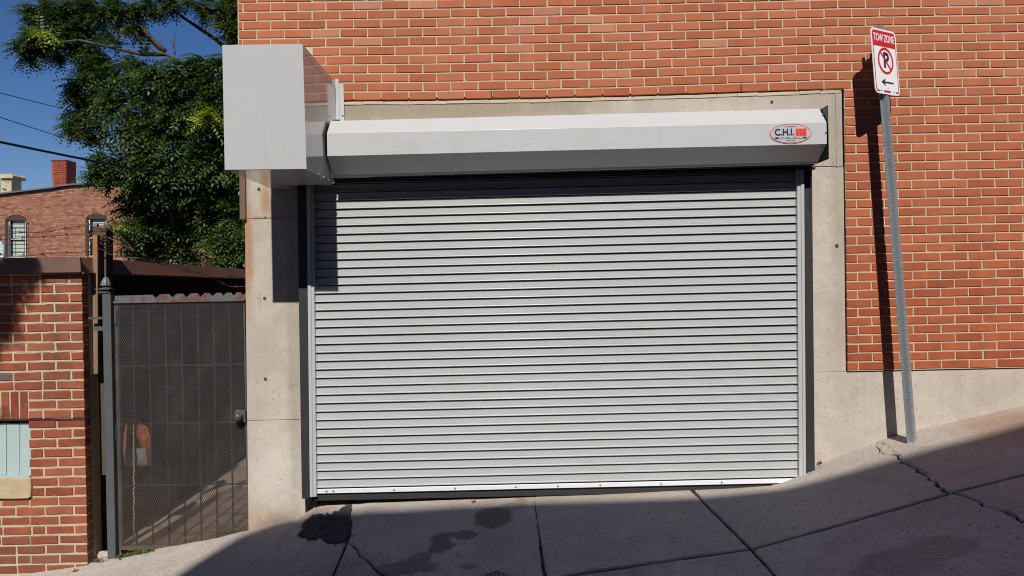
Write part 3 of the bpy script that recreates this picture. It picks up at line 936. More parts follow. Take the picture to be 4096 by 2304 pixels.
# front panel
cover.prism([bl, br, tr, tl], BY + .004)
front = cover.obj("cover_front", M_BOXP, rs)
mb = MB()   # right side panel
zt, zb = tr.z - .004, br.z + .004
mb.hexa([(tr.x - .006, BY + .0045, zt), (br.x - .006, BY + .0045, zb), (br.x - .006, -.18, zb), (br.x - .006, -.02, zb + .03), (tr.x - .006, -.02, zt)],
        [(tr.x - .010, BY + .0045, zt), (br.x - .010, BY + .0045, zb), (br.x - .010, -.18, zb), (br.x - .010, -.02, zb + .03), (tr.x - .010, -.02, zt)])
mb.obj("cover_side", M_BOXP, rs)
mb = MB()
mb.hexa([(tl.x + .006, BY + .0045, zt), (bl.x + .006, BY + .0045, zb), (bl.x + .006, -.02, zb), (tl.x + .006, -.02, zt)],
        [(tl.x + .010, BY + .0045, zt), (bl.x + .010, BY + .0045, zb), (bl.x + .010, -.02, zb), (tl.x + .010, -.02, zt)])
mb.obj("cover_side", M_BOXP, rs)
mb = MB(); mb.box(tl.x + .002, tr.x - .002, BY + .0045, -.02, zt, zt + .004)
mb.box(tr.x - .005, tr.x - .002, BY + .0045, -.02, zt - .04, zt - .0005)
mb.obj("cover_top", M_BOXP, rs)
mb = MB(); nx_ = bl.x + (br.x - bl.x) * .34
z0, z1 = zb - .004, zb
pl = [(bl.x + .012, BY + .005), (br.x - .012, BY + .005), (br.x - .012, -.19), (nx_, -.19), (nx_, -.025), (bl.x + .012, -.025)]
mb.add([(x, y, z0) for x, y in pl] + [(x, y, z1) for x, y in pl], [tuple(range(6))[::-1], tuple(range(6, 12))] + [(i, (i + 1) % 6, 6 + (i + 1) % 6, 6 + i) for i in range(6)])
mb.obj("cover_bottom", M_BOXP, rs)
# mounting flanges on the wall
for xa, xb, yt, yb, Yf in ((1340, 1354, 316, 478, -.03), (1355, 1373.5, 335, 484, -.02)):
    mb = MB(); mb.prism([U(xa + 3, yb, Yf), U(xb + 4, yb, Yf), U(xb, yt, Yf), U(xa, yt, Yf)], Yf + .006)
    mb.obj("mounting_flange", M_HOODP, rs)
def screw(p, ax='Y', r=.0055):
    mb = MB(); Mx = {'Y': Matrix.Rotation(math.pi / 2, 4, 'X'), 'X': Matrix.Rotation(math.pi / 2, 4, 'Y'), 'Z': Matrix.Rotation(math.pi, 4, 'X')}[ax]
    mb.lathe(p, [(r, 0), (r, .002), (r * .6, .005), (r * .3, .0055)], 8, 0, Mx)
    mb.obj("bolt", M_BOLT, rs)
p = U(1371, 461, -.02); screw((p.x, -.021, p.z), 'Y', .009)
for fz in (.09, .52, .93):
    screw((tr.x - .006, BY + .03, zt + (zb - zt) * fz), 'X', .006)
for fy in (.15, .35, .5, .65, .8):
    screw((br.x - .006, BY + .9 * fy, zb + .012), 'X', .005)
    screw((br.x - .03, BY + .9 * fy, zb - .004), 'Z', .004)
for fy in (.12, .3, .5, .72, .88):
    mb = MB(); mb.lathe((tr.x - .015, BY + .9 * fy, zt + .004), [(.005, 0), (.005, .003), (.002, .005)], 8); mb.obj("bolt", M_BOLT, rs)
screw((U(1290, 680, -.9).x, BY - 0.0, zb + .002), 'Y', .001)

# ---- text helper
def text_geo(s, size, bold=0.0, xs=1.0, align='CENTER'):
    cu = bpy.data.curves.new("lettering", 'FONT'); cu.body = s; cu.size = size; cu.align_x = align; cu.align_y = 'CENTER'
    cu.offset = bold; cu.extrude = .0004; cu.resolution_u = 3
    o = bpy.data.objects.new("lettering", cu); COL.objects.link(o)
    dg = bpy.context.evaluated_depsgraph_get()
    me = bpy.data.meshes.new_from_object(o.evaluated_get(dg))
    vs = [(v.co.x * xs, v.co.y, v.co.z) for v in me.vertices]; fs = [tuple(p.vertices) for p in me.polygons]
    bpy.data.objects.remove(o); bpy.data.curves.remove(cu); bpy.data.meshes.remove(me)
    return vs, fs
def put_text(mb, s, cx, cz, y, size, mi, bold=0.0, xs=1.0):
    vs, fs = text_geo(s, size, bold, xs)
    mb.add([(cx + v[0], y - v[2], cz + v[1]) for v in vs], fs, mi)
def disc(mb, cx, cz, rx, rz, y, mi, n=48, th=.0008):
    pts = [(cx + rx * math.cos(2 * math.pi * k / n), y, cz + rz * math.sin(2 * math.pi * k / n)) for k in range(n)]
    mb.hexa(pts, [(p[0], y + th, p[2]) for p in pts], mi)
def ring_(mb, cx, cz, rx, rz, wd, y, mi, n=56):
    vs = []
    for k in range(n):
        q = 2 * math.pi * k / n
        vs.append((cx + rx * math.cos(q), y, cz + rz * math.sin(q))); vs.append((cx + (rx - wd) * math.cos(q), y, cz + (rz - wd) * math.sin(q)))
    mb.add(vs, [(2 * k, 2 * ((k + 1) % n), 2 * ((k + 1) % n) + 1, 2 * k + 1) for k in range(n)], mi)
# ---- sticker on the hood, in its own frame then laid on the sloping front
st = MB()
disc(st, 0, 0, .143, .0685, -.0008, 0)
ring_(st, 0, 0, .140, .0655, .0042, -.0016, 1)
put_text(st, "C.H.I.", -.043, .007, -.0018, .062, 2, .0022, .92)
for i in range(3):
    for j in range(3):
        st.box(.034 + i * .0245, .057 + i * .0245, -.0020, -.0012, -.019 + j * .0172, -.003 + j * .0172, 1)
st.box(-.106, .107, -.0018, -.0010, -.0365, -.0245, 2)
put_text(st, "ROLLING STEEL DOORS", 0, -.0305, -.0022, .0115, 3, .0003, 1.35)
put_text(st, "www.chiohd.com", 0, .046, -.0018, .0115, 2, .0001, .9)
put_text(st, "Arthur, Illinois", 0, -.0475, -.0018, .0115, 2, .0001, .9)
sc_ = U(3162, 534, -.39)
me = st.mesh("sticker", [M_STICK, M_RED2, M_SIGNK, M_SIGNW])
tilt = -math.atan2(hr[2].z - hl[2].z, hr[2].x - hl[2].x)
so = link("sticker", me, hood, Matrix.Translation((sc_.x, -.3935, sc_.z)) @ Matrix.Rotation(tilt, 4, 'Y'))
so["label"] = "oval silver sticker with C.H.I. and a red square grid"

# ================================================================== LEFT BUILDING
LY = -.08
lb = thing("brick_outbuilding", (-3.6, 0, ALZ), "low old red brick outbuilding with brown roof edge and boarded teal window by the gate", "building")
lv = [brick_mesh("old_brick", .198, .0575, .08, M_OLDBRICK, 50 + s, .0022, .4) for s in range(8)]
items = []; LP = 114.0
def edge_x(y): return 326 + (y - 1093) * .0205
def lrow(k, x): return 1133 + 38.64 * k + (330 - x) * .024
for k in range(0, 33):
    yb_ = lrow(k, 330)
    xr = edge_x(yb_ - 18)
    seq = []
    x = xr; first = True
    while x > -1560:
        wd = 47 if (first and k % 2 == 0) else LP - 6
        if not first and R.random() < .07: wd = 47
        seq.append((x - wd, x)); x -= wd + R.uniform(6.5, 9.5); first = False
    for xa, xb in seq:
        xm = (xa + xb) / 2
        yt_, yb2 = lrow(k - 1, xm), lrow(k, xm)
        ym = (yt_ + yb2) / 2
        # window, sill and soldier course
        if xa < -254 < xb and 1690 < ym < 2000: xb = -258
        if xa < 113 and xb > -252 and 1562 < ym < 2000:
            lim = 122 if ym > 1690 else 114
            if xb < lim + 18: continue
            if xa < lim: xa = lim
            xm = (xa + xb) / 2
        c = U(xm, ym, LY)
        wdm = (xb - xa) / FPX * (DIST + LY); htm = (yb2 - yt_ - 8.4) / FPX * (DIST + LY)
        items.append((c.x, LY + R.uniform(-.003, .003), c.z + R.uniform(-.001, .001), wdm / .198, htm / .0575, -.006 + R.uniform(-.006, .006), 1 if xb > 0 else 0))
lay_bricks(lb, items, lv, M_OLDBRICK, 210)
solid = brick_mesh("soldier_brick", .0545, .198, .08, M_OLDBRICK, 91, .0025)[0]
for i in range(8):
    xa = 113 - 37 * (i + 1) + 3; c = U(xa + 14.5, 1622 + i * .9, LY)
    link("brick", solid, lb, Matrix.Translation((c.x, LY + R.uniform(-.002, .002), c.z)) @ Matrix.Rotation(R.uniform(-.01, .01), 4, 'Y'))
mb = MB()
my = LY + .006
def mp(pts, y1=.12, y0=None): mb.prism([Vector((U(x, y, LY).x, my if y0 is None else y0, U(x, y, LY).z)) for x, y in pts], y1)
mp([(-1580, 1700), (324 + 12, 1682), (324, 1092), (-1580, 1120)])
mp([(122, 2440), (351, 2440), (337, 1683), (122, 1690)])
mp([(-1580, 2440), (120, 2440), (120, 2000), (-1580, 2030)])
mp([(-1580, 2029), (-252, 2005), (-252, 1691), (-1580, 1700.5)])
# raised rough pointing ledges at the corner
for k in range(0, 32):
    y = lrow(k, 330)
    for _ in range(5):
        x = R.uniform(0, 262); wd = R.uniform(20, 56)
        if 1590 < y < 2010 and x < 124: continue
        mb.prism([Vector((U(px, py, LY).x, LY + .0022 + R.random() * .003, U(px, py, LY).z)) for px, py in ((x, lrow(k, x) + 2.6), (x + wd, lrow(k, x + wd) + 2.4), (x + wd, lrow(k, x + wd) - 2.8), (x, lrow(k, x) - 2.4))], LY + .012)
mb.obj("mortar_joints", M_OLDMORTAR, lb)
# lintel line, boarded window, sill
mb = MB(); mb.prism([Vector((U(x, y, LY).x, LY - .004, U(x, y, LY).z)) for x, y in ((-250, 1684), (336, 1679), (336, 1673), (-250, 1678))], LY + .01)
mb.obj("steel_lintel", M_DKSTEEL, lb)
mb = MB(); mb.prism([Vector((U(x, y, LY).x, LY + .0975, U(x, y, LY).z)) for x, y in ((-250, 1915), (122, 1912), (122, 1684), (-250, 1688))], LY + .12)
wf = mb.obj("window", M_DKSTEEL, lb); PINV[wf.name] = Matrix.Identity(4)
for i in range(6):
    xa = 119 - (i + 1) * 52.5; xb = xa + 50.5
    mb = MB(); mb.prism([Vector((U(x, y, LY).x, LY + .035 + R.uniform(0, .003), U(x, y, LY).z)) for x, y in ((xa, 1906), (xb, 1904), (xb, 1695 + R.uniform(-3, 4)), (xa, 1698 + R.uniform(-3, 4)))], LY + .06)
    o = mb.obj("board", M_TEAL, wf); md = o.modifiers.new("bevel", 'BEVEL'); md.width = .003
    o.modifiers["bevel"].segments = 2
mb = MB()
pr = [(-250, 1997), (60, 1998), (108, 1996), (117, 1990), (120, 1950), (118, 1916), (60, 1914), (-250, 1916)]
mb.prism([Vector((U(x, y, LY - .03).x, LY - .02, U(x, y, LY - .03).z)) for x, y in pr], LY + .1)
o = mb.obj("window_sill", M_SILL, lb); md = o.modifiers.new("bevel", 'BEVEL'); md.width = .006; md.segments = 2; md.limit_method = 'ANGLE'
mb = MB(); mb.prism([Vector((U(x, y, LY).x, LY + .0, U(x, y, LY).z)) for x, y in ((-250, 1915), (118, 1912), (118, 1904), (-250, 1906))], LY + .05)
mb.obj("sill_paint", M_TEAL, lb)
# side wall receding along the alley
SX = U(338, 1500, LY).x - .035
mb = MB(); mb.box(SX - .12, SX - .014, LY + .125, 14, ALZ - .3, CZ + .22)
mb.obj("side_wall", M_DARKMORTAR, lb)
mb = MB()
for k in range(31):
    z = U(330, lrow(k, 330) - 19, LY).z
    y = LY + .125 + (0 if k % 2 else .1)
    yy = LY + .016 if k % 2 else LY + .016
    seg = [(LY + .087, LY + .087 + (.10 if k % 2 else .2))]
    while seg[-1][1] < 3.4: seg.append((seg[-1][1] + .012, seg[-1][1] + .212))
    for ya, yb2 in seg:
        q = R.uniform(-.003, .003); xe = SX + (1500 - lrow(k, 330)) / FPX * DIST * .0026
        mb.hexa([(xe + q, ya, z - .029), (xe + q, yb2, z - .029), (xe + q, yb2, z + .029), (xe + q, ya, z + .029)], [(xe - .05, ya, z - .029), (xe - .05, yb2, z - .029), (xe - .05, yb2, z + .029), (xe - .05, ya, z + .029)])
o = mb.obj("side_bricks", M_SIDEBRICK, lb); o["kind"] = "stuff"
# roof edge: front fascia and side fascia, roof
FY = LY - .05
mb = MB(); mb.prism([U(-1560, 1112, FY), U(323, 1088.5, FY), U(320, 1028.5, FY), U(-1560, 1050, FY)], FY + .02)
fz1, fz0 = U(320, 1028.5, FY).z, U(323, 1088.5, FY).z; fx = U(321, 1060, FY).x
mb.obj("fascia", M_FASCIA, lb)
mb = MB(); mb.hexa([(fx - .03, FY + .021, fz1), (fx, FY + .021, fz0), (fx, 14, fz0), (fx - .03, 14, fz1)][::-1], [(fx - .05, FY + .021, fz1), (fx - .02, FY + .021, fz0), (fx - .02, 14, fz0), (fx - .05, 14, fz1)][::-1])
mb.box(fx - .02, fx + .012, FY + .021, 14, fz0 - .012, fz0 - .001)
mb.obj("fascia", M_DFASC, lb)
mb = MB(); mb.box(-6.5, fx - .055, FY + .021, 14, fz1 - .04, fz1 - .003); mb.box(-6.5, fx - .02, FY + .025, LY + .1, fz0 - .0, fz0 + .02)
mb.obj("roof", M_ROOFM, lb)
mb = MB(); mb.box(-6.5, SX - .125, 13.7, 14, ALZ - .3, fz1 - .045); mb.box(-6.5, -6.3, .13, 13.69, ALZ - .3, fz1 - .045)
mb.obj("wall", M_BUILD, lb)

# ================================================================== GATE
gate = thing("metal_gate", (U(460, 2200).x, .02, ALZ), "tall black expanded metal gate with zigzag flaking top, across the alley", "gate")
GX0, GX1 = U(462, 1700, .02).x, U(987, 1700, .02).x
GZT, GZB = U(720, 1202, .02).z, U(720, 2196, .02).z
cw, ch = .0152, .0303
sw, sd = .0030, .0018
nxg = int((GX1 - GX0 - .02) / (cw / 2)); nzg = int((GZT - GZB - .02) / (ch / 2))
vv = []; ff = []
for i in range(nxg):
    for j in range(nzg):
        if (i + j) % 2: continue
        for dj in (1, -1):
            if j + dj < 0 or j + dj > nzg: continue
            x0, z0 = GX0 + .01 + i * cw / 2, GZT - .01 - j * ch / 2
            x1, z1 = x0 + cw / 2, z0 - dj * ch / 2
            L = math.hypot(x1 - x0, z1 - z0); px, pz = -(z1 - z0) / L * sw / 2, (x1 - x0) / L * sw / 2
            o_ = len(vv); y0 = .016 + (.003 if dj > 0 else 0); 
            vv += [(x0 - px, y0, z0 - pz), (x1 - px, y0 + .002, z1 - pz), (x1 + px, y0 + .002, z1 + pz), (x0 + px, y0, z0 + pz), (x0, y0 + sd, z0), (x1, y0 + sd, z1)]
            ff += [(o_, o_ + 1, o_ + 2, o_ + 3), (o_ + 1, o_, o_ + 4, o_ + 5), (o_ + 3, o_ + 2, o_ + 5, o_ + 4)]
mb = MB(); mb.v = vv; mb.f = ff; mb.m = [0] * len(ff)
o = mb.obj("expanded_mesh", M_GATE, gate); o["kind"] = "stuff"
# flat frame of the gate
for (xa, xb, za, zb_) in ((GX0, GX0 + .032, GZB, GZT), (GX1 - .012, GX1, GZB, GZT), (GX0 + .033, GX1 - .013, GZT - .016, GZT), (GX0 + .033, GX1 - .013, GZB, GZB + .03)):
    mb = MB(); mb.box(xa, xb, .022, .045, za, zb_); mb.obj("frame_rail", M_GATE, gate)
for y in (1461, 1693, 1940):
    z = U(720, y, .03).z; mb = MB(); mb.box(GX0 + .033, GX1 - .013, .030, .040, z - .005, z + .005); mb.obj("cross_bar", M_BARS, gate)
tw = MB(); n = 110; vs = []
Hh = GZT - GZB - .05
for i in range(n + 1):
    q = i * .55
    for k in range(4):
        a_ = q + k * math.pi / 2; vs.append((.0072 * math.cos(a_), .0072 * math.sin(a_), Hh * i / n))
tw.add(vs, [(i * 4 + k, i * 4 + (k + 1) % 4, (i + 1) * 4 + (k + 1) % 4, (i + 1) * 4 + k) for i in range(n) for k in range(4)])
twm = tw.mesh("twisted_bar", M_BARS)
for xt in (530, 595, 661, 725, 790, 854, 918):
    p = U(xt + 4, 1700, .035); link("twisted_bar", twm, gate, Matrix.Translation((p.x, .055, GZB + .03)))
zz = [(340, 995), (778, 982), (815, 1020), (865, 978), (968, 975), (1010, 1012), (1060, 972), (1132, 970), (1172, 1012), (1225, 967), (1300, 966), (1338, 1005), (1380, 963), (1440, 962), (1475, 1000), (1520, 960), (1578, 960), (1597, 995), (1640, 958), (1692, 957), (1715, 992), (1760, 953), (1805, 952), (1825, 985), (1862, 962), (1880, 962)]
top_ = [U(340 + x / 2.898, 840 + y / 2.898, .01) for x, y in zz]
mb = MB()
for p, q in zip(top_, top_[1:]):
    zb0 = GZT - .004
    mb.prism([Vector((p.x, .0135, zb0)), Vector((q.x, .0135, zb0)), q + Vector((0, .0035, 0)), p + Vector((0, .0035, 0))], .0165)
mb.obj("zigzag_band", M_FLAKE, gate)
mb = MB(); mb.box(GX0, GX1, .006, .013, GZT - .012, GZT + .004); mb.obj("frame_rail", M_FLAKE, gate)
# lock plate and knob
c = U(960, 1665, .0)
mb = MB(); mb.box(c.x - .035, GX1 - .001, -.002, .008, c.z - .045, c.z + .045); pl = mb.obj("lock_plate", M_POST, gate); PINV[pl.name] = Matrix.Identity(4)
mb = MB(); mb.lathe((c.x, -.002, c.z), [(.031, 0), (.031, .004), (.013, .006), (.012, .03), (.024, .036), (.029, .046), (.027, .058), (.017, .066), (.008, .067)], 24, 0, Matrix.Rotation(math.pi / 2, 4, 'X'))
mb.obj("door_knob", M_BRASS, pl, smooth=True)
for (y) in (1270, 1735, 2050):
    p = U(456, y, -.01); mb = MB(); mb.tube([(p.x, 0.012, p.z - .05), (p.x, .012, p.z + .05)], .009, 8); mb.obj("hinge", M_POST, gate)

# gate post with finial
gp = thing("gate_post", tuple(U(446, 2240, -.02)), "charcoal square steel gate post with pointed slotted finial, at the gate hinges", "post")
mb = MB()
mb.prism([U(430, 2262, -.03), U(463, 2262, -.03), U(441, 1170, -.03), U(407, 1170, -.03)], .03)
o = mb.obj("shaft", M_POST, gp); md = o.modifiers.new("bevel", 'BEVEL'); md.width = .004; md.segments = 2
c = U(424, 1170, 0)
mb = MB(); mb.box(c.x - .037, c.x + .037, -.037, .037, c.z - .004, c.z + .022); mb.box(c.x - .054, c.x + .054, -.054, .054, c.z + .0222, c.z + .0285)
mb.lathe((c.x, 0, c.z + .0285), [(.045, 0), (.03, .006), (.012, .012), (.012, .022)], 20)
mb.obj("cap", M_POST, gp)
for k in range(4):
    mb = MB(); a0 = k * math.pi / 2 + math.pi / 4 + .2; seg = []
    pf = [(.034, .0), (.0345, .008), (.031, .025), (.024, .043), (.013, .058), (.004, .064)]
    for r_, h_ in pf:
        for i in range(5):
            q = a0 + (math.pi / 2 - .4) * i / 4 + math.pi; seg.append((c.x + r_ * math.cos(q), r_ * math.sin(q), c.z + .05 + h_))
    for r_, h_ in pf:
        for i in range(5):
            q = a0 + (math.pi / 2 - .4) * i / 4 + math.pi; seg.append((c.x + r_ * .5 * math.cos(q), r_ * .5 * math.sin(q), c.z + .05 + h_))
    fs = []
    for l in range(5):
        for i in range(4):
            a_ = l * 5 + i; fs += [(a_, a_ + 1, a_ + 6, a_ + 5), (30 + a_ + 5, 30 + a_ + 6, 30 + a_ + 1, 30 + a_)]
        fs += [(l * 5, l * 5 + 5, 30 + l * 5 + 5, 30 + l * 5), (l * 5 + 9, l * 5 + 4, 30 + l * 5 + 4, 30 + l * 5 + 9)]
    mb.add(seg, fs); mb.obj("finial", M_GALV if False else simple("finial grey", (.16, .16, .165), .5) if k == 0 else bpy.data.materials["finial grey"], gp)
for (xa, xb, ya, yb_) in ((353, 409, 1268, 1277), (373, 414, 1306, 1323)):
    mb = MB(); mb.prism([U(xa, yb_, -.025), U(xb, yb_, -.025), U(xb, ya, -.025), U(xa, ya, -.025)], -.005); mb.obj("bracket", M_POST, gp)

# wooden post behind
wp = thing("wooden_post", tuple(U(400, 2200, .1)), "weathered timber post with splintered top, wrapped in barbed wire beside the roof edge", "post")
mb = MB()
p0 = [U(388, 1900, .14), U(428, 1900, .14), U(424, 912, .14), U(371, 908, .14)]
mb.prism(p0, .24); mb.obj("post_core", M_TARWOOD, wp)
mb = MB()
for i in range(16):
    x = 371 + i * 3.4; h = R.uniform(4, 20)
    a_, b2 = U(x, 912, .14 + R.uniform(0, .05)), U(x + 3.2, 912, .14)
    mb.prism([Vector((a_.x, a_.y, a_.z)), Vector((b2.x, a_.y, b2.z)), Vector((b2.x - .001, a_.y, b2.z + h * .0018)), Vector((a_.x + .001, a_.y, a_.z + h * .0018 * R.uniform(.5, 1)))], a_.y + .03)
mb.obj("splinters", M_WOOD, wp)
mb = MB(); mb.prism([U(372, 1495, .05), U(391, 1495, .05), U(390, 1040, .05), U(370, 1040, .05)], .09); mb.obj("front_board", M_WOOD, wp)
mb = MB(); mb.prism([U(370.5, 1039, .05), U(390, 1039, .05), U(389, 940, .05), U(371, 940, .05)], .09); mb.obj("front_board", M_WOODRED, wp)

# barbed wire
def barbed(pts, label, seg=26, r=.003, barb=.12, group="barbed wire strands on the wooden post"):
    P = [Vector(p) for p in pts]; path = []
    for a_, b2 in zip(P, P[1:]):
        n = max(2, int((b2 - a_).length / .05))
        for k in range(n): path.append(a_.lerp(b2, k / n))
    path.append(P[-1])
    # sag
    mb = MB(); 
    w1 = [p + Vector((0, math.sin(i * 1.3) * .0016, math.cos(i * 1.3) * .0018 + mnoise.noise(p * 6) * .006)) for i, p in enumerate(path)]
    mb.tube(w1, r, 5)
    acc = 0
    for i in range(1, len(w1)):
        acc += (w1[i] - w1[i - 1]).length
        if acc > barb:
            acc = 0; c_ = w1[i]; d = (w1[i] - w1[i - 1]).normalized()
            for s in range(2):
                q = Vector((R.uniform(-.4, .4), R.uniform(-1, 1), R.choice([-1, 1]) * R.uniform(.5, 1))).normalized() * .016
                mb.tube([c_ - q + d * .004 * s, c_ + q + d * .004 * s], r * .8, 4)
    o = mb.obj("barbed_wire", M_WIRE); return tag(o, label, "wire", group)
def bw(px, lab, Y=.12): barbed([U(x, y, Y if len(t) == 0 else t[0]) for x, y, *t in px], lab)
bw([(-80, 943), (0, 941), (80, 930), (200, 925), (290, 906), (380, 897)], "uppermost barbed wire strand running along the roof to the post top")
bw([(-80, 960), (0, 956), (120, 950), (230, 940), (300, 939), (385, 941)], "second barbed wire strand across the arched windows, below the uppermost")
bw([(-80, 1018), (0, 1018), (90, 1022), (200, 1014), (300, 1008), (400, 1005)], "lowest barbed wire strand just above the brown roof edge")
bw([(425, 905), (450, 925), (480, 950), (510, 975), (535, 1000), (600, 1045, .4), (700, 1075, .7), (820, 1100, 1.0), (990, 1110, 1.3)], "barbed wire falling steeply from the post top toward the tree")
bw([(425, 945), (450, 958), (490, 980), (535, 1003), (590, 1030, .4), (680, 1058, .7), (800, 1090, 1.0), (860, 1120, 1.1), (920, 1145, 1.2), (990, 1148, 1.2)], "barbed wire drooping in a long curve over the dark eave")
bw([(425, 1012), (460, 1022), (500, 1030), (560, 1034), (620, 1052, .4), (720, 1066, .7), (830, 1104, .9), (990, 1105, 1.1)], "barbed wire leaving the post lowest and lying along the eave")
mb = MB()
for k in range(9):
    cy = 915 + k * 11 + R.uniform(-5, 5); cc = U(398, cy, .14); pts = []
    rx, ry = R.uniform(.052, .075), R.uniform(.05, .1); tl_ = R.uniform(-.35, .35); ph = R.uniform(0, 6)
    for i in range(26):
        q = ph + i / 25 * 5.8; pts.append((cc.x + rx * math.cos(q) * 1.1, .15 + ry * math.sin(q), cc.z + tl_ * rx * math.cos(q) + .01 * math.sin(3 * q)))
    mb.tube(pts, .0034, 5)
tag(mb.obj("wire_coil", M_WIRE), "tangle of barbed wire wound around the splintered post head", "wire")

# hanging bag and rope behind the gate
hb = thing("hanging_bag", tuple(U(560, 1870, .55)), "orange and grey work bag hanging on the wall behind the gate", "bag")
bag = [(507, 1700), (520, 1668), (552, 1666), (566, 1692), (592, 1712), (604, 1760), (606, 1800), (612, 1840), (604, 1862), (560, 1868), (505, 1862), (497, 1800), (500, 1740)]
def blob(pts, Y, th, name, m, par):
    P = [U(x, y, Y) for x, y in pts]; cx = sum((p for p in P), Vector()) / len(P); mb = MB(); n = len(P)
    rings = [(1, .0), (.93, -.5), (.7, -.85), (.35, -1)]
    vs = [];
    for s_, d_ in rings: vs += [(cx.x + (p.x - cx.x) * s_, Y + d_ * th, cx.z + (p.z - cx.z) * s_) for p in P]
    fs = [(l * n + i, l * n + (i + 1) % n, (l + 1) * n + (i + 1) % n, (l + 1) * n + i) for l in range(3) for i in range(n)]
    fs.append(tuple(range(3 * n, 4 * n))[::-1]); fs.append(tuple(range(n)))
    mb.add(vs, fs); return mb.obj(name, m, par, smooth=True)
blob(bag, .34, .07, "bag_body", M_ORANGE, hb)
blob([(498, 1795), (580, 1790), (592, 1862), (500, 1860)], .268, .03, "pocket", M_GREYF, hb)
mb = MB(); pts = [U(535 + 1.2 * math.sin(i * .9), 1690 + i * 8.5, .2) for i in range(62)]
mb.tube(pts, .005, 6)
tag(mb.obj("twisted_rope", M_ROPEY), "thin yellow twisted rope hanging straight down in front of the orange bag", "rope")

# ================================================================== PARKING SIGN
base = G(2302, 1111)
topP = U(3528, 100, 0)
def solve_top():
    # the post leans to the wall: depth of its top from the shadow
    return U(3528, 100, -.21)
tp = solve_top()
ax = (tp - base).normalized()
face = Vector((math.sin(math.radians(33)), -math.cos(math.radians(33)), 0))
zx = ax
xx = zx.cross(-face).normalized() * -1
# local frame: x = right along the sign, y = away from viewer, z = up the post
yy = (-face - zx * (-face).dot(zx)).normalized()
xx = yy.cross(zx).normalized()
SM = Matrix(((xx.x, yy.x, zx.x, base.x), (xx.y, yy.y, zx.y, base.y), (xx.z, yy.z, zx.z, base.z), (0, 0, 0, 1)))
sg = thing("parking_sign", None, "tow zone no parking sign with left arrow on a leaning perforated steel post", "street sign", M=SM)
LEN = (tp - base).length
# channel post: hat section with punched holes
def link_local(mb, name, m, parent, smooth=False):
    o = bpy.data.objects.new(name, mb.mesh(name, m, smooth)); COL.objects.link(o); o.parent = parent; PINV[o.name] = Matrix.Identity(4); return o
mb = MB(); t = .0035
hw, dp, fl = .020, .030, .024
# web faces viewer (front), two slanted webs, two flanges at back
sec = [(-hw - fl, dp), (-hw - .004, dp), (-hw, 0), (hw, 0), (hw + .004, dp), (hw + fl, dp)]
for (x0, y0), (x1, y1) in zip(sec, sec[1:]):
    mb.hexa([(x0, y0, -.05), (x1, y1, -.05), (x1, y1, LEN), (x0, y0, LEN)], [(x0, y0 + t, -.05), (x1, y1 + t, -.05), (x1, y1 + t, LEN), (x0, y0 + t, LEN)])
link_local(mb, "channel_post", M_GALV, sg)
mb = MB(); k = .04
RX = Matrix.Rotation(math.pi / 2, 4, 'X')
while k < LEN - .02:
    if not (LEN - .53 < k < LEN - .04):
        for xo, yo in ((-.011, -.0006), (.034, dp - .0006), (-.034, dp - .0006)):
            pts = [(xo + .0042 * math.cos(a_ * math.pi / 4), yo, k + .0042 * math.sin(a_ * math.pi / 4)) for a_ in range(8)]
            mb.hexa(pts, [(p[0], yo + .0005, p[2]) for p in pts])
    k += .0254
o = link_local(mb, "punched_hole", M_DKSTEEL, sg); o["kind"] = "stuff"
# panel
SW, SH = .305, .457
s0 = LEN - .035 - SH
sp = MB()
def rrect(x0, x1, z0, z1, r, n=6):
    pts = []
    for cx, cz, a0 in ((x1 - r, z0 + r, -90), (x1 - r, z1 - r, 0), (x0 + r, z1 - r, 90), (x0 + r, z0 + r, 180)):
        for i in range(n + 1):
            q = math.radians(a0 + 90 * i / n); pts.append((cx + r * math.cos(q), cz + r * math.sin(q)))
    return pts
SO = -.004     # sign offset across the post
rr = rrect(-SW / 2 + SO, SW / 2 + SO, s0, s0 + SH, .036)
sp.hexa([(x, -.006, z) for x, z in rr], [(x, -.0035, z) for x, z in rr])
panel = link_local(sp, "sign_panel", M_SIGNW, sg)
lt = MB(); y = -.0066
def flat(pts, mi, yy_=y):
    lt.hexa([(x, yy_, z) for x, z in pts], [(x, yy_ + .0005, z) for x, z in pts], mi)
cx = SO; x0, x1 = cx - SW / 2 + .013, cx + SW / 2 - .013; zt_ = s0 + SH - .013; zh = s0 + SH - .125
hd = [(x0, zh - .012), (x1, zh - .012)] + [p for p in rrect(x0, x1, zh - .2, zt_, .026) if p[1] > zt_ - .03]
flat(hd, 0)
wh = rrect(x0 + .006, x1 - .006, s0 + .02, zh, .014)
flat([p for p in wh], 2, -.0072)
put_text(lt, "TOW ZONE", cx, s0 + SH - .065, -.0076, .074, 2, .0012, .62)
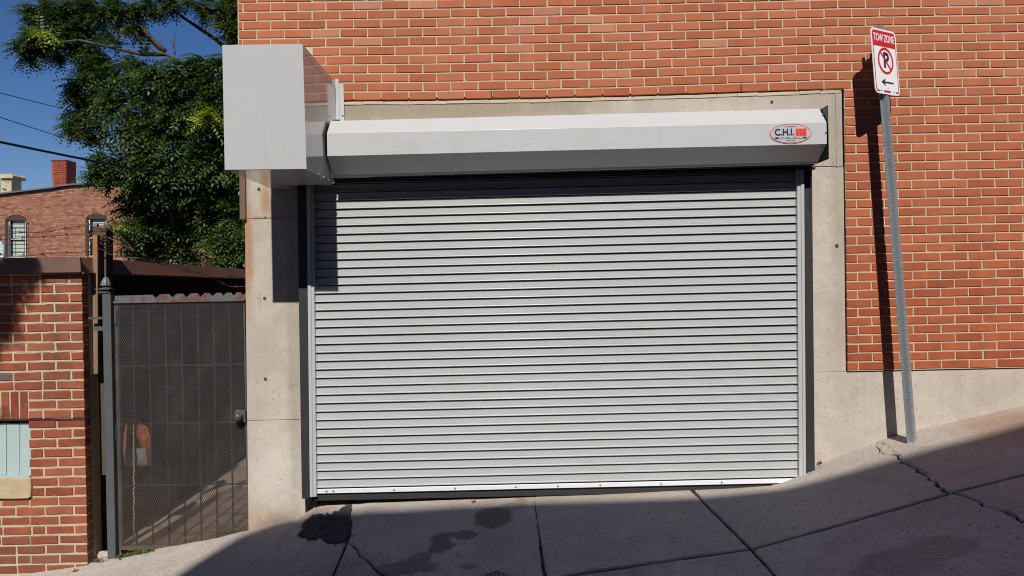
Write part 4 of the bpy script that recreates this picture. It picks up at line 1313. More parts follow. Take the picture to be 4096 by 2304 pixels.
# thin side lines and bottom broken border
for sx in (x0, x1 - .006): lt.box(sx, sx + .006, -.0071, -.0066, s0 + .036, zh - .012, 0)
lt.box(x0, x0 + .006, -.0085, -.0078, s0 + .036, zh - .02, 0); lt.box(x1 - .006, x1, -.0085, -.0078, s0 + .036, zh - .02, 0)
lt.box(cx - .045, cx + .032, -.0085, -.0078, s0 + .014, s0 + .026, 0)
for sx, a0, a1 in ((x0 + .024, 180, 270), (x1 - .024, 270, 360)):
    vs = []
    for i in range(9):
        q = math.radians(a0 + (a1 - a0) * i / 8); vs += [(sx + .024 * math.cos(q), -.0084, s0 + .038 + .024 * math.sin(q)), (sx + .015 * math.cos(q), -.0084, s0 + .038 + .016 * math.sin(q))]
    lt.add(vs, [(2 * i, 2 * i + 2, 2 * i + 3, 2 * i + 1) for i in range(8)], 0)
lt.box(x0 + .022, x0 + .04, -.0085, -.0078, s0 + .014, s0 + .024, 0); lt.box(x1 - .04, x1 - .022, -.0085, -.0078, s0 + .014, s0 + .024, 0)
pc = s0 + SH - .222
put_text(lt, "P", cx + .006, pc, -.0080, .150, 1, .0045, .92)
ring_(lt, cx, pc, .094, .094, .017, -.0088, 0)
dx, dz = math.cos(math.radians(-45)), math.sin(math.radians(-45)); nx2, nz2 = -dz * .0068, dx * .0068
flat([(cx - .084 * dx - nx2, pc - .084 * dz - nz2), (cx + .084 * dx - nx2, pc + .084 * dz - nz2), (cx + .084 * dx + nx2, pc + .084 * dz + nz2), (cx - .084 * dx + nx2, pc - .084 * dz + nz2)], 0, -.0092)
az = s0 + .083
flat([(cx + .078, az - .0055), (cx + .078, az + .0055), (cx - .028, az + .0055), (cx - .018, az + .028), (cx - .072, az), (cx - .018, az - .028), (cx - .028, az - .0055)], 1, -.0085)
put_text(lt, "8-96", x0 + .062, s0 + .02, -.0082, .009, 1); put_text(lt, "51", x1 - .055, s0 + .02, -.0082, .009, 1)
link_local(lt, "sign_print", [M_SIGNR, M_SIGNK, M_SIGNW], panel)
for zc in (s0 + SH - .045, s0 + .045):
    mb = MB(); mb.lathe((0, -.006, zc), [(.0055, 0), (.0055, .003), (.003, .005)], 10, 0, Matrix.Rotation(math.pi / 2, 4, 'X')); link_local(mb, "bolt", M_BOLT, sg)

# ================================================================== TREE
def make_leaves(mb, centers, n, rad, size, droop=.5, seed=1, per=8):
    """sprays of compound leaves: each spray fans out of one twig tip, each leaf is a drooping midrib with pairs of leaflets"""
    r = np.random.default_rng(seed)
    tot = sum(c[4] for c in centers)
    for (cx, cy, cz, cr, wt, sq) in centers:
        m = max(1, int(n * wt / tot / per + r.random()))
        for _ in range(m):
            d = r.normal(size=3); d /= np.linalg.norm(d)
            q = cr * (r.random() ** .4)
            tip = Vector((cx + d[0] * q, cy + d[1] * q * .9, cz + d[2] * q * sq))
            ax_ = Vector((d[0] + r.normal() * .6, d[1] - .35 + r.normal() * .5, d[2] * .5 + r.normal() * .25)).normalized()
            for g in range(per):
                out = (ax_ + Vector((r.normal() * .55, r.normal() * .45, r.normal() * .22 - droop * .35))).normalized()
                c0 = tip - ax_ * float(r.uniform(0, size * .55))
                L = size * r.uniform(.7, 1.2)
                side = out.cross(Vector((r.normal() * .25, -.45 + r.normal() * .2, 1))).normalized()
                nrm = side.cross(out).normalized()
                if nrm.z < 0: nrm = -nrm
                k = 5; vs = []; fs = []
                p = c0.copy(); dirn = out.copy()
                for i in range(k + 1):
                    p = p + dirn * (L / k); dirn = (dirn + Vector((0, 0, -.12))).normalized()
                    ll = L * .34 * (1 - .4 * (i / k) ** 2); ww = ll * .21
                    for s in ((-1, 1) if i < k else (0,)):
                        ld = (side * s + dirn * (.55 if s else 1)).normalized() + nrm * float(r.normal() * .12) - Vector((0, 0, .12))
                        ld.normalize(); lw = ld.cross(nrm).normalized() * ww
                        b_ = len(vs)
                        vs += [p, p + ld * ll * .42 + lw, p + ld * ll, p + ld * ll * .42 - lw]
                        fs.append((b_, b_ + 1, b_ + 2, b_ + 3))
                mb.add(vs, fs)

TY = 5.5
def cc(xd, yd, rd, wt=1.0, Y=None, sq=.9):
    Y = TY if Y is None else Y
    p = UD(xd, yd, Y); r_ = rd / (FPX / K) * (Y + DIST)
    return (p.x, p.y, p.z, r_, wt * rd * rd / 2000, sq)
crown = [
    # upper bough reaching out over the roofs
    cc(62, 112, 22, 1.3, 5.0), cc(95, 100, 30, 1.3, 5.0), cc(60, 142, 14, .9, 5.0), cc(125, 70, 30, 1.2), cc(78, 32, 24, 1.0), cc(110, 15, 28, 1.0), cc(150, 40, 32, 1.0), cc(160, 100, 28, 1.1), cc(150, 135, 20, .9),
    cc(190, 15, 32, 1.0), cc(200, 70, 30, 1.0), cc(215, 118, 22, .8), cc(185, 125, 22, .9), cc(240, 30, 30, 1.0), cc(255, 75, 22, .7), cc(290, 15, 28, .9), cc(305, 60, 24, .8), cc(340, 20, 28, .9), cc(350, 62, 16, .7),
    cc(290, 105, 16, .7), cc(385, 8, 26, .9), cc(430, 2, 24, .9), cc(475, 0, 22, .8), cc(515, 18, 22, .9), cc(550, 20, 22, 1.0), cc(575, 50, 20, 1.0), cc(592, 95, 20, 1.0), cc(600, 70, 18, 1.0), cc(595, 15, 22, 1.0), cc(568, 80, 12, .7),
    cc(230, 165, 26, 1.2), cc(215, 200, 26, 1.2), cc(183, 212, 18, 1.0), cc(255, 140, 18, .8), cc(200, 245, 24, 1.1), cc(188, 280, 14, .8), cc(190, 320, 22, 1.1), cc(170, 322, 10, .9), cc(235, 290, 24, .9), cc(225, 335, 22, 1.0), cc(240, 352, 14, .9), cc(262, 412, 22, 1.2, 5.0), cc(238, 440, 16, 1.2, 5.0), cc(275, 440, 16, 1.2, 5.0), cc(308, 574, 14, 1.4, 5.2), cc(335, 582, 16, 1.3, 5.3),
]
inner = [
    # middle
    cc(270, 185, 28, 1.1), cc(300, 155, 18, .8), cc(265, 325, 20, .9), cc(235, 245, 26, 1.1), cc(280, 240, 26, 1.0),
    cc(330, 140, 16, .9), cc(355, 150, 18, .9), cc(330, 190, 32, 1.1, 5.0), cc(400, 178, 26, 1.2, 4.6), cc(435, 165, 20, 1.1, 4.5), cc(480, 160, 22, 1.2, 4.5), cc(525, 145, 26, 1.2, 4.5), cc(575, 150, 28, 1.3, 4.5), cc(460, 200, 34, 1.2, 4.5), cc(520, 195, 34, 1.3, 4.5), cc(580, 205, 34, 1.3, 4.5), cc(380, 210, 32, 1.1, 4.8),
    cc(300, 260, 30, 1.0, 5.2), cc(350, 270, 36, 1.1, 5.0), cc(410, 260, 36, 1.2, 4.8), cc(470, 260, 38, 1.2, 4.5), cc(530, 260, 38, 1.2, 4.4), cc(590, 260, 36, 1.2, 4.4),
    cc(320, 320, 32, 1.0, 5.2), cc(370, 330, 36, 1.2, 5.0), cc(430, 330, 38, 1.2, 4.8), cc(490, 330, 38, 1.2, 4.6), cc(550, 330, 38, 1.2, 4.4), cc(605, 330, 34, 1.2, 4.4),
    cc(305, 400, 28, 1.2, 5.0), cc(325, 440, 22, 1.1, 5.1), cc(350, 390, 36, 1.2, 5.2), cc(400, 400, 40, 1.3, 5.0), cc(460, 400, 42, 1.3, 4.8), cc(520, 400, 42, 1.3, 4.5), cc(575, 400, 40, 1.3, 4.4), cc(612, 420, 30, 1.2, 4.4),
    # lower, deeper and denser
    cc(330, 480, 26, 1.3, 5.4), cc(375, 465, 34, 1.5, 5.4), cc(430, 470, 42, 1.6, 5.5), cc(490, 470, 42, 1.5, 5.2), cc(550, 470, 42, 1.4, 4.9), cc(600, 480, 38, 1.3, 4.7),
    cc(345, 525, 22, 1.3, 5.5), cc(385, 525, 34, 1.6, 5.8), cc(440, 535, 40, 1.7, 5.8), cc(500, 530, 40, 1.5, 5.6), cc(560, 535, 36, 1.3, 5.0), cc(605, 540, 34, 1.2, 4.6),
    cc(308, 574, 12, 1.4, 5.2), cc(335, 582, 15, 1.3, 5.3), cc(365, 570, 20, 1.4, 5.4), cc(350, 612, 14, 1.2, 5.4), cc(395, 590, 34, 1.6, 5.8), cc(450, 590, 36, 1.6, 5.8), cc(500, 590, 30, 1.4, 5.8), cc(350, 640, 12, 1.2, 5.4), cc(385, 640, 26, 1.3, 5.8), cc(440, 640, 26, 1.3, 5.8), cc(490, 640, 24, 1.2, 5.8),
    cc(590, 585, 26, 1.2, 4.6), cc(565, 612, 24, 1.2, 4.6), cc(605, 620, 28, 1.2, 4.6), cc(570, 650, 22, 1.2, 4.6), cc(610, 655, 20, 1.0, 4.6), cc(540, 590, 18, .7, 5.0),
]
tree = thing("tree", tuple(Vector((UD(610, 400, TY).x, TY, ALZ))), "tall leafy tree with feathery compound leaves rising behind the brown eave", "tree")
mb = MB(); make_leaves(mb, crown, 4300, 1, .215, .6, 3, 7); make_leaves(mb, inner, 6300, 1, .28, .6, 4)
mb.obj("crown", M_LEAF, tree)
ylw = MB(); make_leaves(ylw, [cc(530, 285, 14, 1, 4.0), cc(515, 305, 8, .6, 4.0), cc(300, 570, 10, .5, 4.9), cc(105, 75, 16, .5, 4.6), cc(570, 290, 8, .4, 4.0)], 60, 1, .22, .6, 9, 3)
ylw.obj("yellow_leaves", M_LEAFY, tree)
def limb(pts, r0, r1, name="limb"):
    P = [UD(x, y, Y) for x, y, Y in pts]; n = len(P)
    full = []
    for i in range(n - 1):
        for k in range(4):
            t_ = k / 4; q = P[i].lerp(P[i + 1], t_); q += Vector((mnoise.noise(q * 2), 0, mnoise.noise(q * 2 + Vector((5, 0, 0))))) * .03; full.append(q)
    full.append(P[-1]); m = len(full)
    mb = MB(); mb.tube(full, [r0 + (r1 - r0) * i / (m - 1) for i in range(m)], 8); return mb.obj(name, M_BARK, tree, smooth=True)
limb([(640, 1200, 5.8), (632, 700, 5.8), (625, 400, 5.8), (605, 150, 5.8), (592, 60, 5.8), (580, -60, 5.8)], .22, .13, "trunk")
for L_ in ([(600, 150, 5.8), (540, 100, 5.7), (440, 30, 5.6), (400, -20, 5.5)], [(615, 300, 5.8), (545, 225, 5.6), (500, 175, 5.5), (415, 135, 5.5), (385, 110, 5.5), (330, 60, 5.5), (260, 20, 5.5)],
           [(415, 135, 5.5), (360, 137, 5.5), (300, 125, 5.4), (200, 100, 5.3), (110, 110, 5.1)], [(560, 240, 5.7), (480, 260, 5.4), (360, 260, 5.3), (260, 250, 5.3), (190, 300, 5.3)],
           [(620, 420, 5.8), (540, 400, 5.6), (430, 380, 5.4), (330, 390, 5.2), (270, 420, 5.1)], [(622, 520, 5.8), (560, 520, 5.7), (460, 540, 5.7), (380, 590, 5.6)],
           [(592, 60, 5.8), (560, 30, 5.6), (520, -20, 5.5)], [(618, 240, 5.8), (590, 190, 5.6), (560, 160, 5.5)], [(415, 130, 5.5), (350, 60, 5.4), (320, 0, 5.4)]):
    limb(L_, .038, .010)
for L_ in ([(440, 135, 5.3), (436, 105, 5.3), (442, 78, 5.3)], [(438, 120, 5.3), (428, 100, 5.3)], [(400, 135, 5.3), (360, 110, 5.3), (340, 80, 5.3)], [(500, 650, 5.5), (512, 600, 5.5), (520, 560, 5.5)], [(540, 640, 5.3), (530, 600, 5.3), (545, 560, 5.3)]):
    limb(L_, .012, .004, "twig")

# street tree outside the frame whose shade falls on the outbuilding corner
sh = thing("street_tree", (-6.4, -3.3, gz(-6.4, -2.7)), "young street tree at the kerb whose bough shades the outbuilding wall", "tree")
mb = MB(); mb.tube([(-6.4, -3.3, -1.0), (-6.3, -3.3, .8), (-6.2, -3.3, 2.2), (-6.1, -3.3, 4.2)], [.11, .09, .07, .03], 10); mb.obj("trunk", M_BARK, sh, smooth=True)
def sunback(x, y, L):
    p = U(x, y, LY); return p + SUN * L
tc = []
for (x, y, r_, wt) in ((-60, 1100, .14, 1), (20, 1110, .08, .8), (75, 1075, .07, .7), (-60, 1220, .14, 1), (-120, 1330, .15, 1), (-10, 1180, .06, .6), (0, 1290, .05, .5), (140, 1075, .035, .3), (-250, 1200, .4, 3), (-90, 1690, .08, .3)):
    p = sunback(x, y, 4.0 + R.uniform(-.3, .3)); tc.append((p.x, p.y, p.z, r_, wt * .4, 1))
mb = MB(); make_leaves(mb, tc, 560, 1, .15, .6, 5, 4); mb.obj("crown", M_LEAF, sh)
e_ = sunback(-60, 1120, 4.0)
mb = MB(); mb.tube([(-6.2, -3.3, 2.4), (-5.2, -3.1, 3.4), tuple(e_ + Vector((-.3, 0, .1))), tuple(e_)], [.04, .025, .012, .006], 7); mb.obj("limb", M_BARK, sh, smooth=True)

# ================================================================== CABLES
def cable(pts, r, label):
    P = []
    (a_, b2) = [U(*p) for p in pts]
    a2 = a_ + (a_ - b2) * 1.6; b3 = b2 + (b2 - a_) * .25
    n = 30
    for i in range(n + 1):
        t_ = i / n; q = a2.lerp(b3, t_)
        P.append(q)
    # gentle sag through the two seen points
    ta = 1.6 / 2.85; tb = 2.6 / 2.85
    for i in range(n + 1):
        t_ = i / n; P[i].z += .5 * (t_ - ta) * (t_ - tb)
    mb = MB(); mb.tube(P, r, 8)
    return tag(mb.obj("utility_cable", M_CABLE, smooth=True), label, "cable", "overhead cables beside the tree")
cable([(0, 568, 1.6), (954, 751, 6.0)], .0125, "thick black overhead cable, lowest of the three, passing in front of the tree")
cable([(0, 469, 4.5), (469, 612, 9.0)], .006, "thin black overhead cable, middle of the three")
cable([(0, 371, 4.5), (445, 477, 9.0)], .0055, "thin black overhead cable, highest of the three in the blue sky")

# ================================================================== FAR BUILDING
FB = 22.5
far = thing("brick_apartment_house", tuple(U(400, 1100, FB)), "weathered orange brick house with arched barred windows and chimneys, beyond the tree", "building")
def FU(x, y, Y=FB): return U(x, y, Y)
roof = [(-160, 790), (0, 779), (212, 754), (240, 748), (300, 741), (425, 735), (700, 732), (1100, 730)]
wins = [(24, 103, 875, 1030, 861), (345, 425, 869, 1026, 854)]
fv = [brick_mesh("far_brick", .19, .056, .05, M_FARBRICK, 200 + s, .004) for s in range(5)]
px_m = FPX / (FB + DIST)
items = []
chh = .0672 * px_m
k = 0; y = 1120
while y > 725:
    x = -150 + (0 if k % 2 else .1016 * px_m)
    while x < 1090:
        xm = x; x += .2032 * px_m
        rl = ROLL * (2048 - xm)
        yy_ = y + (500 - xm) * .004
        if yy_ - 5 < lerp_table(roof, xm): continue
        hit = False
        for (a_, b2, t0_, b0_, ar) in wins:
            m_ = (a_ + b2) / 2; arch = t0_ - (t0_ - ar) * max(0, 1 - ((xm - m_) / ((b2 - a_) / 2)) ** 2)
            if a_ - 9 < xm < b2 + 9 and arch - 18 < yy_ < b0_ + 3: hit = True
        if hit: continue
        c = FU(xm, yy_)
        vis = 1 if (yy_ < 1040 and xm < 345) else 0
        items.append((c.x + R.uniform(-.006, .006), FB + R.uniform(-.004, .004), c.z, R.uniform(.94, 1.02), R.uniform(.92, 1.03), ROLL - .004 + R.uniform(-.01, .01), vis + R.random() * .5))
    y -= chh; k += 1
for (a_, b2, t0_, b0_, ar) in wins:      # side infill and arch rings
    m_ = (a_ + b2) / 2
    yy_ = b0_ + 2
    while yy_ > t0_ - 2:
        for xs_ in (a_ - 7.5, b2 + 7.5):
            c = FU(xs_, yy_); items.append((c.x, FB, c.z, .68, 1, ROLL, .9))
        yy_ -= chh
    for ringk in range(2):
        n = 13
        for i in range(n):
            f = -1 + 2 * i / (n - 1); yy_ = t0_ - (t0_ - ar) * (1 - f * f) - 5 - ringk * 9
            c = FU(m_ + f * ((b2 - a_) / 2 + 3 + ringk * 5), yy_ - 2 + abs(f) * 2)
            items.append((c.x, FB - .004, c.z, .34, 1.45, f * .45, .95))
lay_bricks(far, items, fv, M_FARBRICK, 300)
mb = MB()
def fpr(pts, y0, y1, M_=None):
    (M_ or mb).prism([Vector((FU(x, y).x, y0, FU(x, y).z)) for x, y in pts], y1)
ym = FB + .006
# backing wall around the openings
fpr([(-170, 860), (1100, 862), (1100, 731), (700, 733), (425, 736), (300, 742), (212, 755), (0, 780), (-170, 792)], ym, FB + .3)
xsn = [-170, 24, 103, 345, 425, 1100]
for xa, xb in ((-170, 24), (103, 345), (425, 1100)): fpr([(xa, 1033), (xb, 1033), (xb, 862.5), (xa, 860.5)], ym, FB + .3)
fpr([(24, 875), (103, 875), (103, 862.5), (24, 860.5)], FB + .03, FB + .3); fpr([(345, 869), (425, 869), (425, 862.5), (345, 860.5)], FB + .03, FB + .3)
fpr([(-170, 1290), (1100, 1290), (1100, 1033.5), (-170, 1033.5)], ym, FB + .3)
mb.obj("mortar_joints", M_FARMORTAR, far)
mb = MB(); fpr([(-170, 1700), (1100, 1700), (1100, 1291), (-170, 1291)], FB, FB + 8); mb.box(FU(-165, 900).x, FU(1095, 900).x, FB + .31, FB + 8, 4.0 * 0 + FU(500, 1290).z, FU(-160, 795).z - .1)
mb.obj("wall", M_BUILD, far)
mb = MB()
for (xa, ya), (xb, yb_) in zip(roof, roof[1:]):
    fpr([(xa, ya), (xb, yb_), (xb, yb_ - 6), (xa, ya - 6)], FB - .12, FB + 8)
mb.obj("roof_edge", M_ROOFM, far)
for (a_, b2, t0_, b0_, ar) in wins:
    mb = MB(); m_ = (a_ + b2) / 2
    pts = [(a_, t0_)] + [(a_ + (b2 - a_) * i / 10, t0_ - (t0_ - ar) * (1 - (2 * i / 10 - 1) ** 2)) for i in range(11)] + [(b2, t0_)]
    pts = [(b2, t0_ + 3), ] + pts[::-1][1:-1] + [(a_, t0_ + 3)]
    fpr(pts[::-1], FB - .012, FB + .01)
    wn = mb.obj("window", simple("dark arch board", (.06, .03, .02), .9) if a_ == 24 else bpy.data.materials["dark arch board"], far); PINV[wn.name] = Matrix.Identity(4)
    fa, fb_ = a_ + 7, b2 - 2
    mb = MB()
    for q in ([(fa, t0_ + 3), (fb_, t0_ + 3), (fb_, t0_ + 6), (fa, t0_ + 6)], [(fa, b0_ - 4), (fb_, b0_ - 4), (fb_, b0_), (fa, b0_)], [(fa, t0_ + 6.2), (fa + 4, t0_ + 6.2), (fa + 4, b0_ - 4.2), (fa, b0_ - 4.2)], [(fb_ - 3, t0_ + 6.2), (fb_, t0_ + 6.2), (fb_, b0_ - 4.2), (fb_ - 3, b0_ - 4.2)], [(fa + 4.2, (t0_ + b0_) / 2 + 2), (fb_ - 3.2, (t0_ + b0_) / 2 + 2), (fb_ - 3.2, (t0_ + b0_) / 2 + 5), (fa + 4.2, (t0_ + b0_) / 2 + 5)]):
        fpr(q[::-1], FB + .06, FB + .12)
    mb.obj("frame", M_WHITE, wn)
    mb = MB()
    for i in range(9):
        y0 = t0_ + 8 + i * (b0_ - t0_ - 12) / 9; y1 = y0 + (b0_ - t0_ - 12) / 9 - 2.0
        fpr([(fa + 11, y1), (fb_ - 4, y1), (fb_ - 4, y0), (fa + 11, y0)], FB + .14, FB + .15)
    mb.obj("blind", M_BLIND, wn)
    mb = MB(); fpr([(fa, b0_), (fb_, b0_), (fb_, t0_), (fa, t0_)], FB + .155, FB + .17); mb.obj("pane", M_DGLASS, wn)
    mb = MB(); fpr([(a_, b0_), (fa, b0_), (fa, t0_ + 3), (a_, t0_ + 3)], FB + .05, FB + .1); mb.obj("jamb", bpy.data.materials["dark arch board"], wn)
    mb = MB()
    for x in (a_ - 2, a_ + 3, a_ + 16, b2 - 6, b2 + 2): mb.tube([FU(x, t0_ + 2, FB - .15), FU(x, b0_, FB - .15)], .012, 5)
    for yv in (t0_ + 4, t0_ + 50, t0_ + 102, b0_ - 2): mb.tube([FU(a_ - 2, yv, FB - .15), FU(b2 + 2, yv, FB - .15)], .012, 5)
    mb.obj("security_bars", M_WIRE, wn)
    mb = MB(); fpr([(a_ - 3, b0_ + 4), (b2 + 3, b0_ + 4), (b2 + 3, b0_), (a_ - 3, b0_)], FB - .04, FB + .05); mb.obj("sill", M_SILL, wn)
# chimneys
cv_ = brick_mesh("chimney_brick", .19, .056, .05, M_REDCHIM, 300, .003)
chim = MB(); fpr([(213, 750), (267, 748), (267, 642), (208, 642)], FB - .03, FB + .6, chim)
cm = chim.obj("chimney", M_REDCHIM, far); PINV[cm.name] = Matrix.Identity(4)
y = 748; k = 0
while y > 645:
    x = 213 + (0 if k % 2 else 7)
    while x < 262:
        wdt = min(20, 266 - x); c = FU(x + wdt / 2, y - 3.4, FB - .05)
        if x > 207: link("brick", cv_[0], cm, Matrix.Translation((c.x, FB - .05 + R.uniform(-.004, .004), c.z)) @ Matrix.Diagonal((wdt / 22.5, 1, 1, 1)))
        x += wdt + 2
    y -= chh; k += 1
mb = MB()
fpr([(207, 643.5), (268, 641.5), (268, 639.5), (207, 641)], FB - .06, FB + .62)
mb.obj("chimney_cap", M_REDCHIM, far)
mb = MB()
mb.prism([FU(x, y, FB + 1.5) for x, y in ((4, 790), (46, 790), (46, 712.5), (4, 712.5))], FB + 2.1); mb.prism([FU(x, y, FB + 1.4) for x, y in ((-1, 712), (50, 712), (52, 702), (44, 694), (0, 696))], FB + 2.2)
mb.obj("chimney", M_CREAM, far)
for q_ in range(7):
    mb = MB(); x, y = R.uniform(8, 26), R.uniform(722, 766); mb.prism([FU(*p_, FB + 1.485) for p_ in ((x, y), (x + 9, y), (x + 9, y - 4), (x, y - 4))], FB + 1.51); mb.obj("brick", M_SILL, far)
# painted panel at the frame's left
mb = MB()
pts = [(-60, 1033), (14, 1033), (22, 1025), (22, 985), (14, 968), (0, 962), (-60, 962)]
fpr(pts, FB - .06, FB - .035)
pn = mb.obj("painted_panel", M_TEALP, far); PINV[pn.name] = Matrix.Identity(4)
for r_ in range(8):
    for q_ in range(3):
        x0 = -30 + q_ * 17 + (8 if r_ % 2 else 0); y0 = 1029 - r_ * 8
        x1 = min(x0 + 15.5, 19 - (4 if r_ > 5 else 0))
        if x1 - x0 > 3:
            mb = MB(); fpr([(x0, y0), (x1, y0), (x1, y0 - 6.6), (x0, y0 - 6.6)], FB - .075, FB - .06); mb.obj("brick", M_WBRICK, pn)

# ================================================================== BUILDING ACROSS THE STREET (its shade falls on the pavement)
OY = -11.4
edge = [(440, 1449), (520, 1398), (610, 1345), (700, 1312), (770, 1299), (1000, 1281), (1340, 1262), (1740, 1252), (1950, 1232), (2050, 1210), (2130, 1188), (2300, 1140), (2420, 1108), (2576, 1066)]
prof_ = []
for e in edge:
    p = G(*e); t_ = (OY - p.y) / SUN.y; q = p + SUN * t_; prof_.append((q.x, q.z))
pts = sorted(prof_)
ob = thing("terrace_building", (2, OY, -.3), "brick building across the street, its roofline shading the pavement", "building")
poly = [(-40, -1.0), (-40, 6.4), (pts[0][0] - .8, 6.4)] + pts + [(9.0, pts[-1][1] + .6), (40, pts[-1][1] + .9), (40, -1.0)]  # unseen low left wing and long right end added to block sky fill
mb = MB()
n = len(poly)
f1 = [(x, OY, z) for x, z in poly]; f2 = [(x, OY - 7, z) for x, z in poly]
mb.add(f1 + f2, [tuple(range(n)), tuple(range(2 * n - 1, n - 1, -1))] + [((i + 1) % n, i, n + i, n + (i + 1) % n) for i in range(n)])
mb.obj("wall", M_BUILD, ob)
for r_ in range(3):
    for q_ in range(6):
        mb = MB(); x = -.9 + q_ * 2.6; z = .8 + r_ * 2.9
        mb.box(x, x + 1.0, OY + .002, OY + .06, z, z + 1.6); wn = mb.obj("window", M_WHITE, ob); PINV[wn.name] = Matrix.Identity(4)
        mb = MB(); mb.box(x + .08, x + .92, OY + .062, OY + .07, z + .08, z + 1.52); mb.obj("pane", M_DGLASS, wn)
print("roof profile", [(round(x, 2), round(z, 2)) for x, z in pts])

# ================================================================== SMALL THINGS
def rock(p, s, seed, name, m):
    r = random.Random(seed); mb = MB()
    n, k = 9, 5; vs = []
    for j in range(k + 1):
        th_ = math.pi * j / k
        for i in range(n):
            q = 2 * math.pi * i / n; w_ = 1 + r.uniform(-.22, .22)
            vs.append((p[0] + s[0] * w_ * math.sin(th_) * math.cos(q), p[1] + s[1] * w_ * math.sin(th_) * math.sin(q), p[2] + s[2] * math.cos(th_) * w_))
    mb.add(vs, [(j * n + i, (j + 1) * n + i, (j + 1) * n + (i + 1) % n, j * n + (i + 1) % n) for j in range(k) for i in range(n)])
    return mb.obj(name, m)
for (xd, yd, s, lab) in ((264, 1386, (.04, .03, .028), "rounded grey stone, highest of the rubble at the gate post foot"),
                         (262, 1408, (.045, .03, .018), "flat pale stone slab fragment lying at the gate post foot"),
                         (268, 1397, (.05, .035, .026), "chunky pale stone wedged against the gate post foot")):
    p = G(xd, yd); tag(rock((p.x, min(p.y, -.0) + .05, p.z + s[2] * .6), s, xd, "stone", M_STONE), lab, "stone", "stones at the gate post foot")
def dryleaf(p, s, seed, lab):
    r = random.Random(seed); mb = MB(); n = 9
    pts = [(math.cos(2 * math.pi * i / n) * s * (1 if i % 2 else .55), math.sin(2 * math.pi * i / n) * s * (1 if i % 2 else .55), r.uniform(0, s * .8)) for i in range(n)]
    vs = [(p.x + a_, p.y + b_, p.z + c_ + .004) for a_, b_, c_ in pts] + [(p.x, p.y, p.z + .004)]
    vs += [(x, y, z + .0015) for x, y, z in vs]
    fs = [(i, (i + 1) % n, n) for i in range(n)] + [(n + 1 + (i + 1) % n, n + 1 + i, 2 * n + 1) for i in range(n)]
    mb.add(vs, fs); return tag(mb.obj("dry_leaf", M_DRYLEAF), lab, "leaf", "fallen dry leaves")
for i, (xd, yd, s, lab) in enumerate(((246, 1400, .028, "curled orange dry leaf beside the stones at the gate post"), (252, 1407, .022, "small brown dry leaf touching the pale stones"), (302, 1409, .02, "dry leaf just to the shutter side of the gate post foot"),
                      (190, 1438, .025, "pale dry leaf at the foot of the outbuilding wall"), (2056, 1165, .03, "dead brown leaf caught at the foot of the dark guide"), (1192, 1264, .022, "lone dry leaf on the apron above the round dark stain"))):
    p = G(xd, yd); 
    if p.y > -.02: p.y = -.02; p.z = gz(p.x, p.y)
    dryleaf(p, s, i, lab)
# weeds under the gate and in joints
def weeds(pts, n, size, seed, label):
    r = random.Random(seed); mb = MB()
    for _ in range(n):
        k = r.randrange(len(pts) - 1); q = pts[k].lerp(pts[k + 1], r.random()); x, y = q.x + r.gauss(0, size * .5), q.y + r.gauss(0, size * .35)
        z = gz(x, min(y, 0)) ; h = r.uniform(.3, 1) * size; a_ = r.uniform(0, 6.28); d = Vector((math.cos(a_), math.sin(a_), r.uniform(.2, 1.2))).normalized()
        s_ = d.cross(Vector((0, 0, 1))).normalized() * h * .22; p = Vector((x, y, z))
        mb.add([p, p + d * h * .5 + s_, p + d * h, p + d * h * .5 - s_], [(0, 1, 2, 3)])
    o = mb.obj("weed_tuft", M_WEED); return tag(o, label, "weeds")
weeds([Vector((G(300, 1397).x, -.03, 0)), Vector((G(345, 1392).x, -.035, 0)), Vector((G(378, 1388).x, -.02, 0))], 420, .035, 1, "low green weeds growing under the gate corner by its post")
weeds([G(225, 1412) - Vector((0, 0, 0)), G(262, 1414)], 120, .022, 2, "thin weeds sprouting between outbuilding corner and stones")
weeds([G(2190, 1100), G(2240, 1128), G(2300, 1172), G(2340, 1200)], 170, .016, 3, "dry wisps in the pavement crack below the sign post")
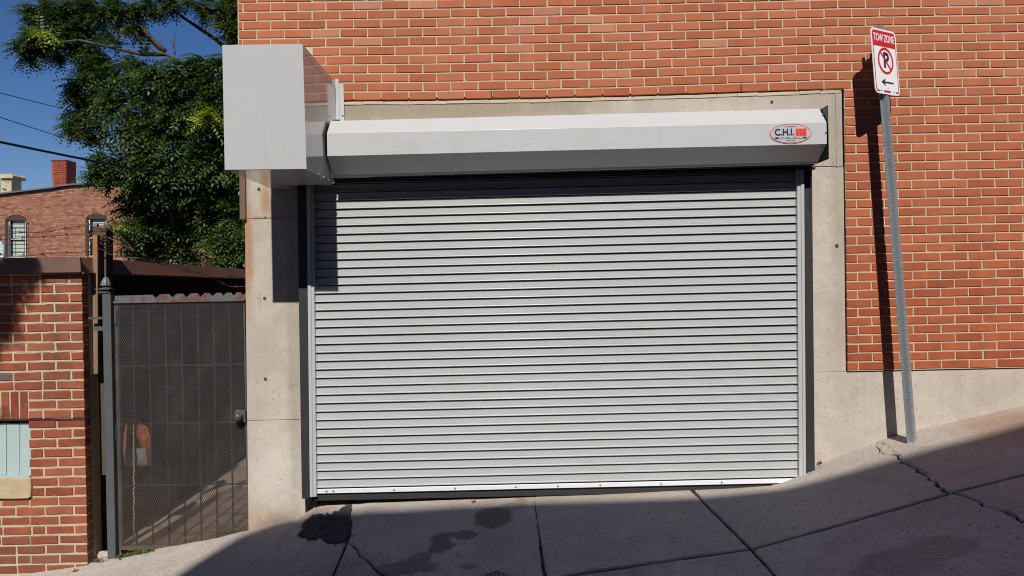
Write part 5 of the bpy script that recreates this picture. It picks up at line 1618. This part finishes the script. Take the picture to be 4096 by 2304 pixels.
weeds([G(1350, 1290), G(1360, 1370), G(1370, 1440)], 130, .012, 4, "sparse moss in the pavement joint running from the shutter middle")
def litter(n, seed):
    r = random.Random(seed); mb = MB()
    for _ in range(n):
        xd, yd = r.uniform(250, 2570), r.uniform(1090, 1447)
        p = G(xd, yd)
        if p.y > -.03: continue
        s_ = r.uniform(.002, .006); a_ = r.uniform(0, 3); ca, sa = math.cos(a_) * s_ * 1.6, math.sin(a_) * s_
        mb.add([(p.x - ca, p.y - sa, p.z + .003), (p.x + sa, p.y - ca, p.z + .003), (p.x + ca, p.y + sa, p.z + .004), (p.x - sa, p.y + ca, p.z + .003), (p.x, p.y, p.z + .003 + s_)],
               [(0, 1, 4), (1, 2, 4), (2, 3, 4), (3, 0, 4)])
    o = mb.obj("grit", M_STONE); o["kind"] = "stuff"; return o
litter(500, 5)
# brush heap in the alley behind the gate
mb = MB()
for _ in range(90):
    x, y = R.uniform(-2.35, -1.98), R.uniform(.15, .6); z = ALZ + R.uniform(.01, .10); a_ = R.uniform(0, 6.28); L = R.uniform(.08, .22)
    mb.tube([(x, y, z), (x + math.cos(a_) * L * .5, y + math.sin(a_) * L * .5, z + R.uniform(0, .04)), (x + math.cos(a_) * L, y + math.sin(a_) * L, z - .01)], .003, 4)
tag(mb.obj("brush_heap", M_TARWOOD), "tangled heap of dark twigs on the alley floor behind the gate", "twigs")
# manhole at the pavement edge
q = G(1300, 1478); mz = gz(q.x, q.y)
mh = thing("manhole_cover", (q.x, q.y, mz), "round cast iron cover with raised studs set in the pavement", "manhole cover")
mb = MB(); mb.lathe((q.x, q.y, mz + .002), [(.27, 0), (.27, .007), (.245, .007), (.245, .004)], 48); mb.obj("rim", M_IRON, mh)
mb = MB()
for i in range(-9, 10):
    for j in range(-9, 10):
        x, y = i * .025, j * .025
        if x * x + y * y < .055: mb.box(q.x + x - .008, q.x + x + .008, q.y + y - .004, q.y + y + .004, mz + .005, mz + .0095)
o = mb.obj("studs", M_IRON, mh); o["kind"] = "stuff"
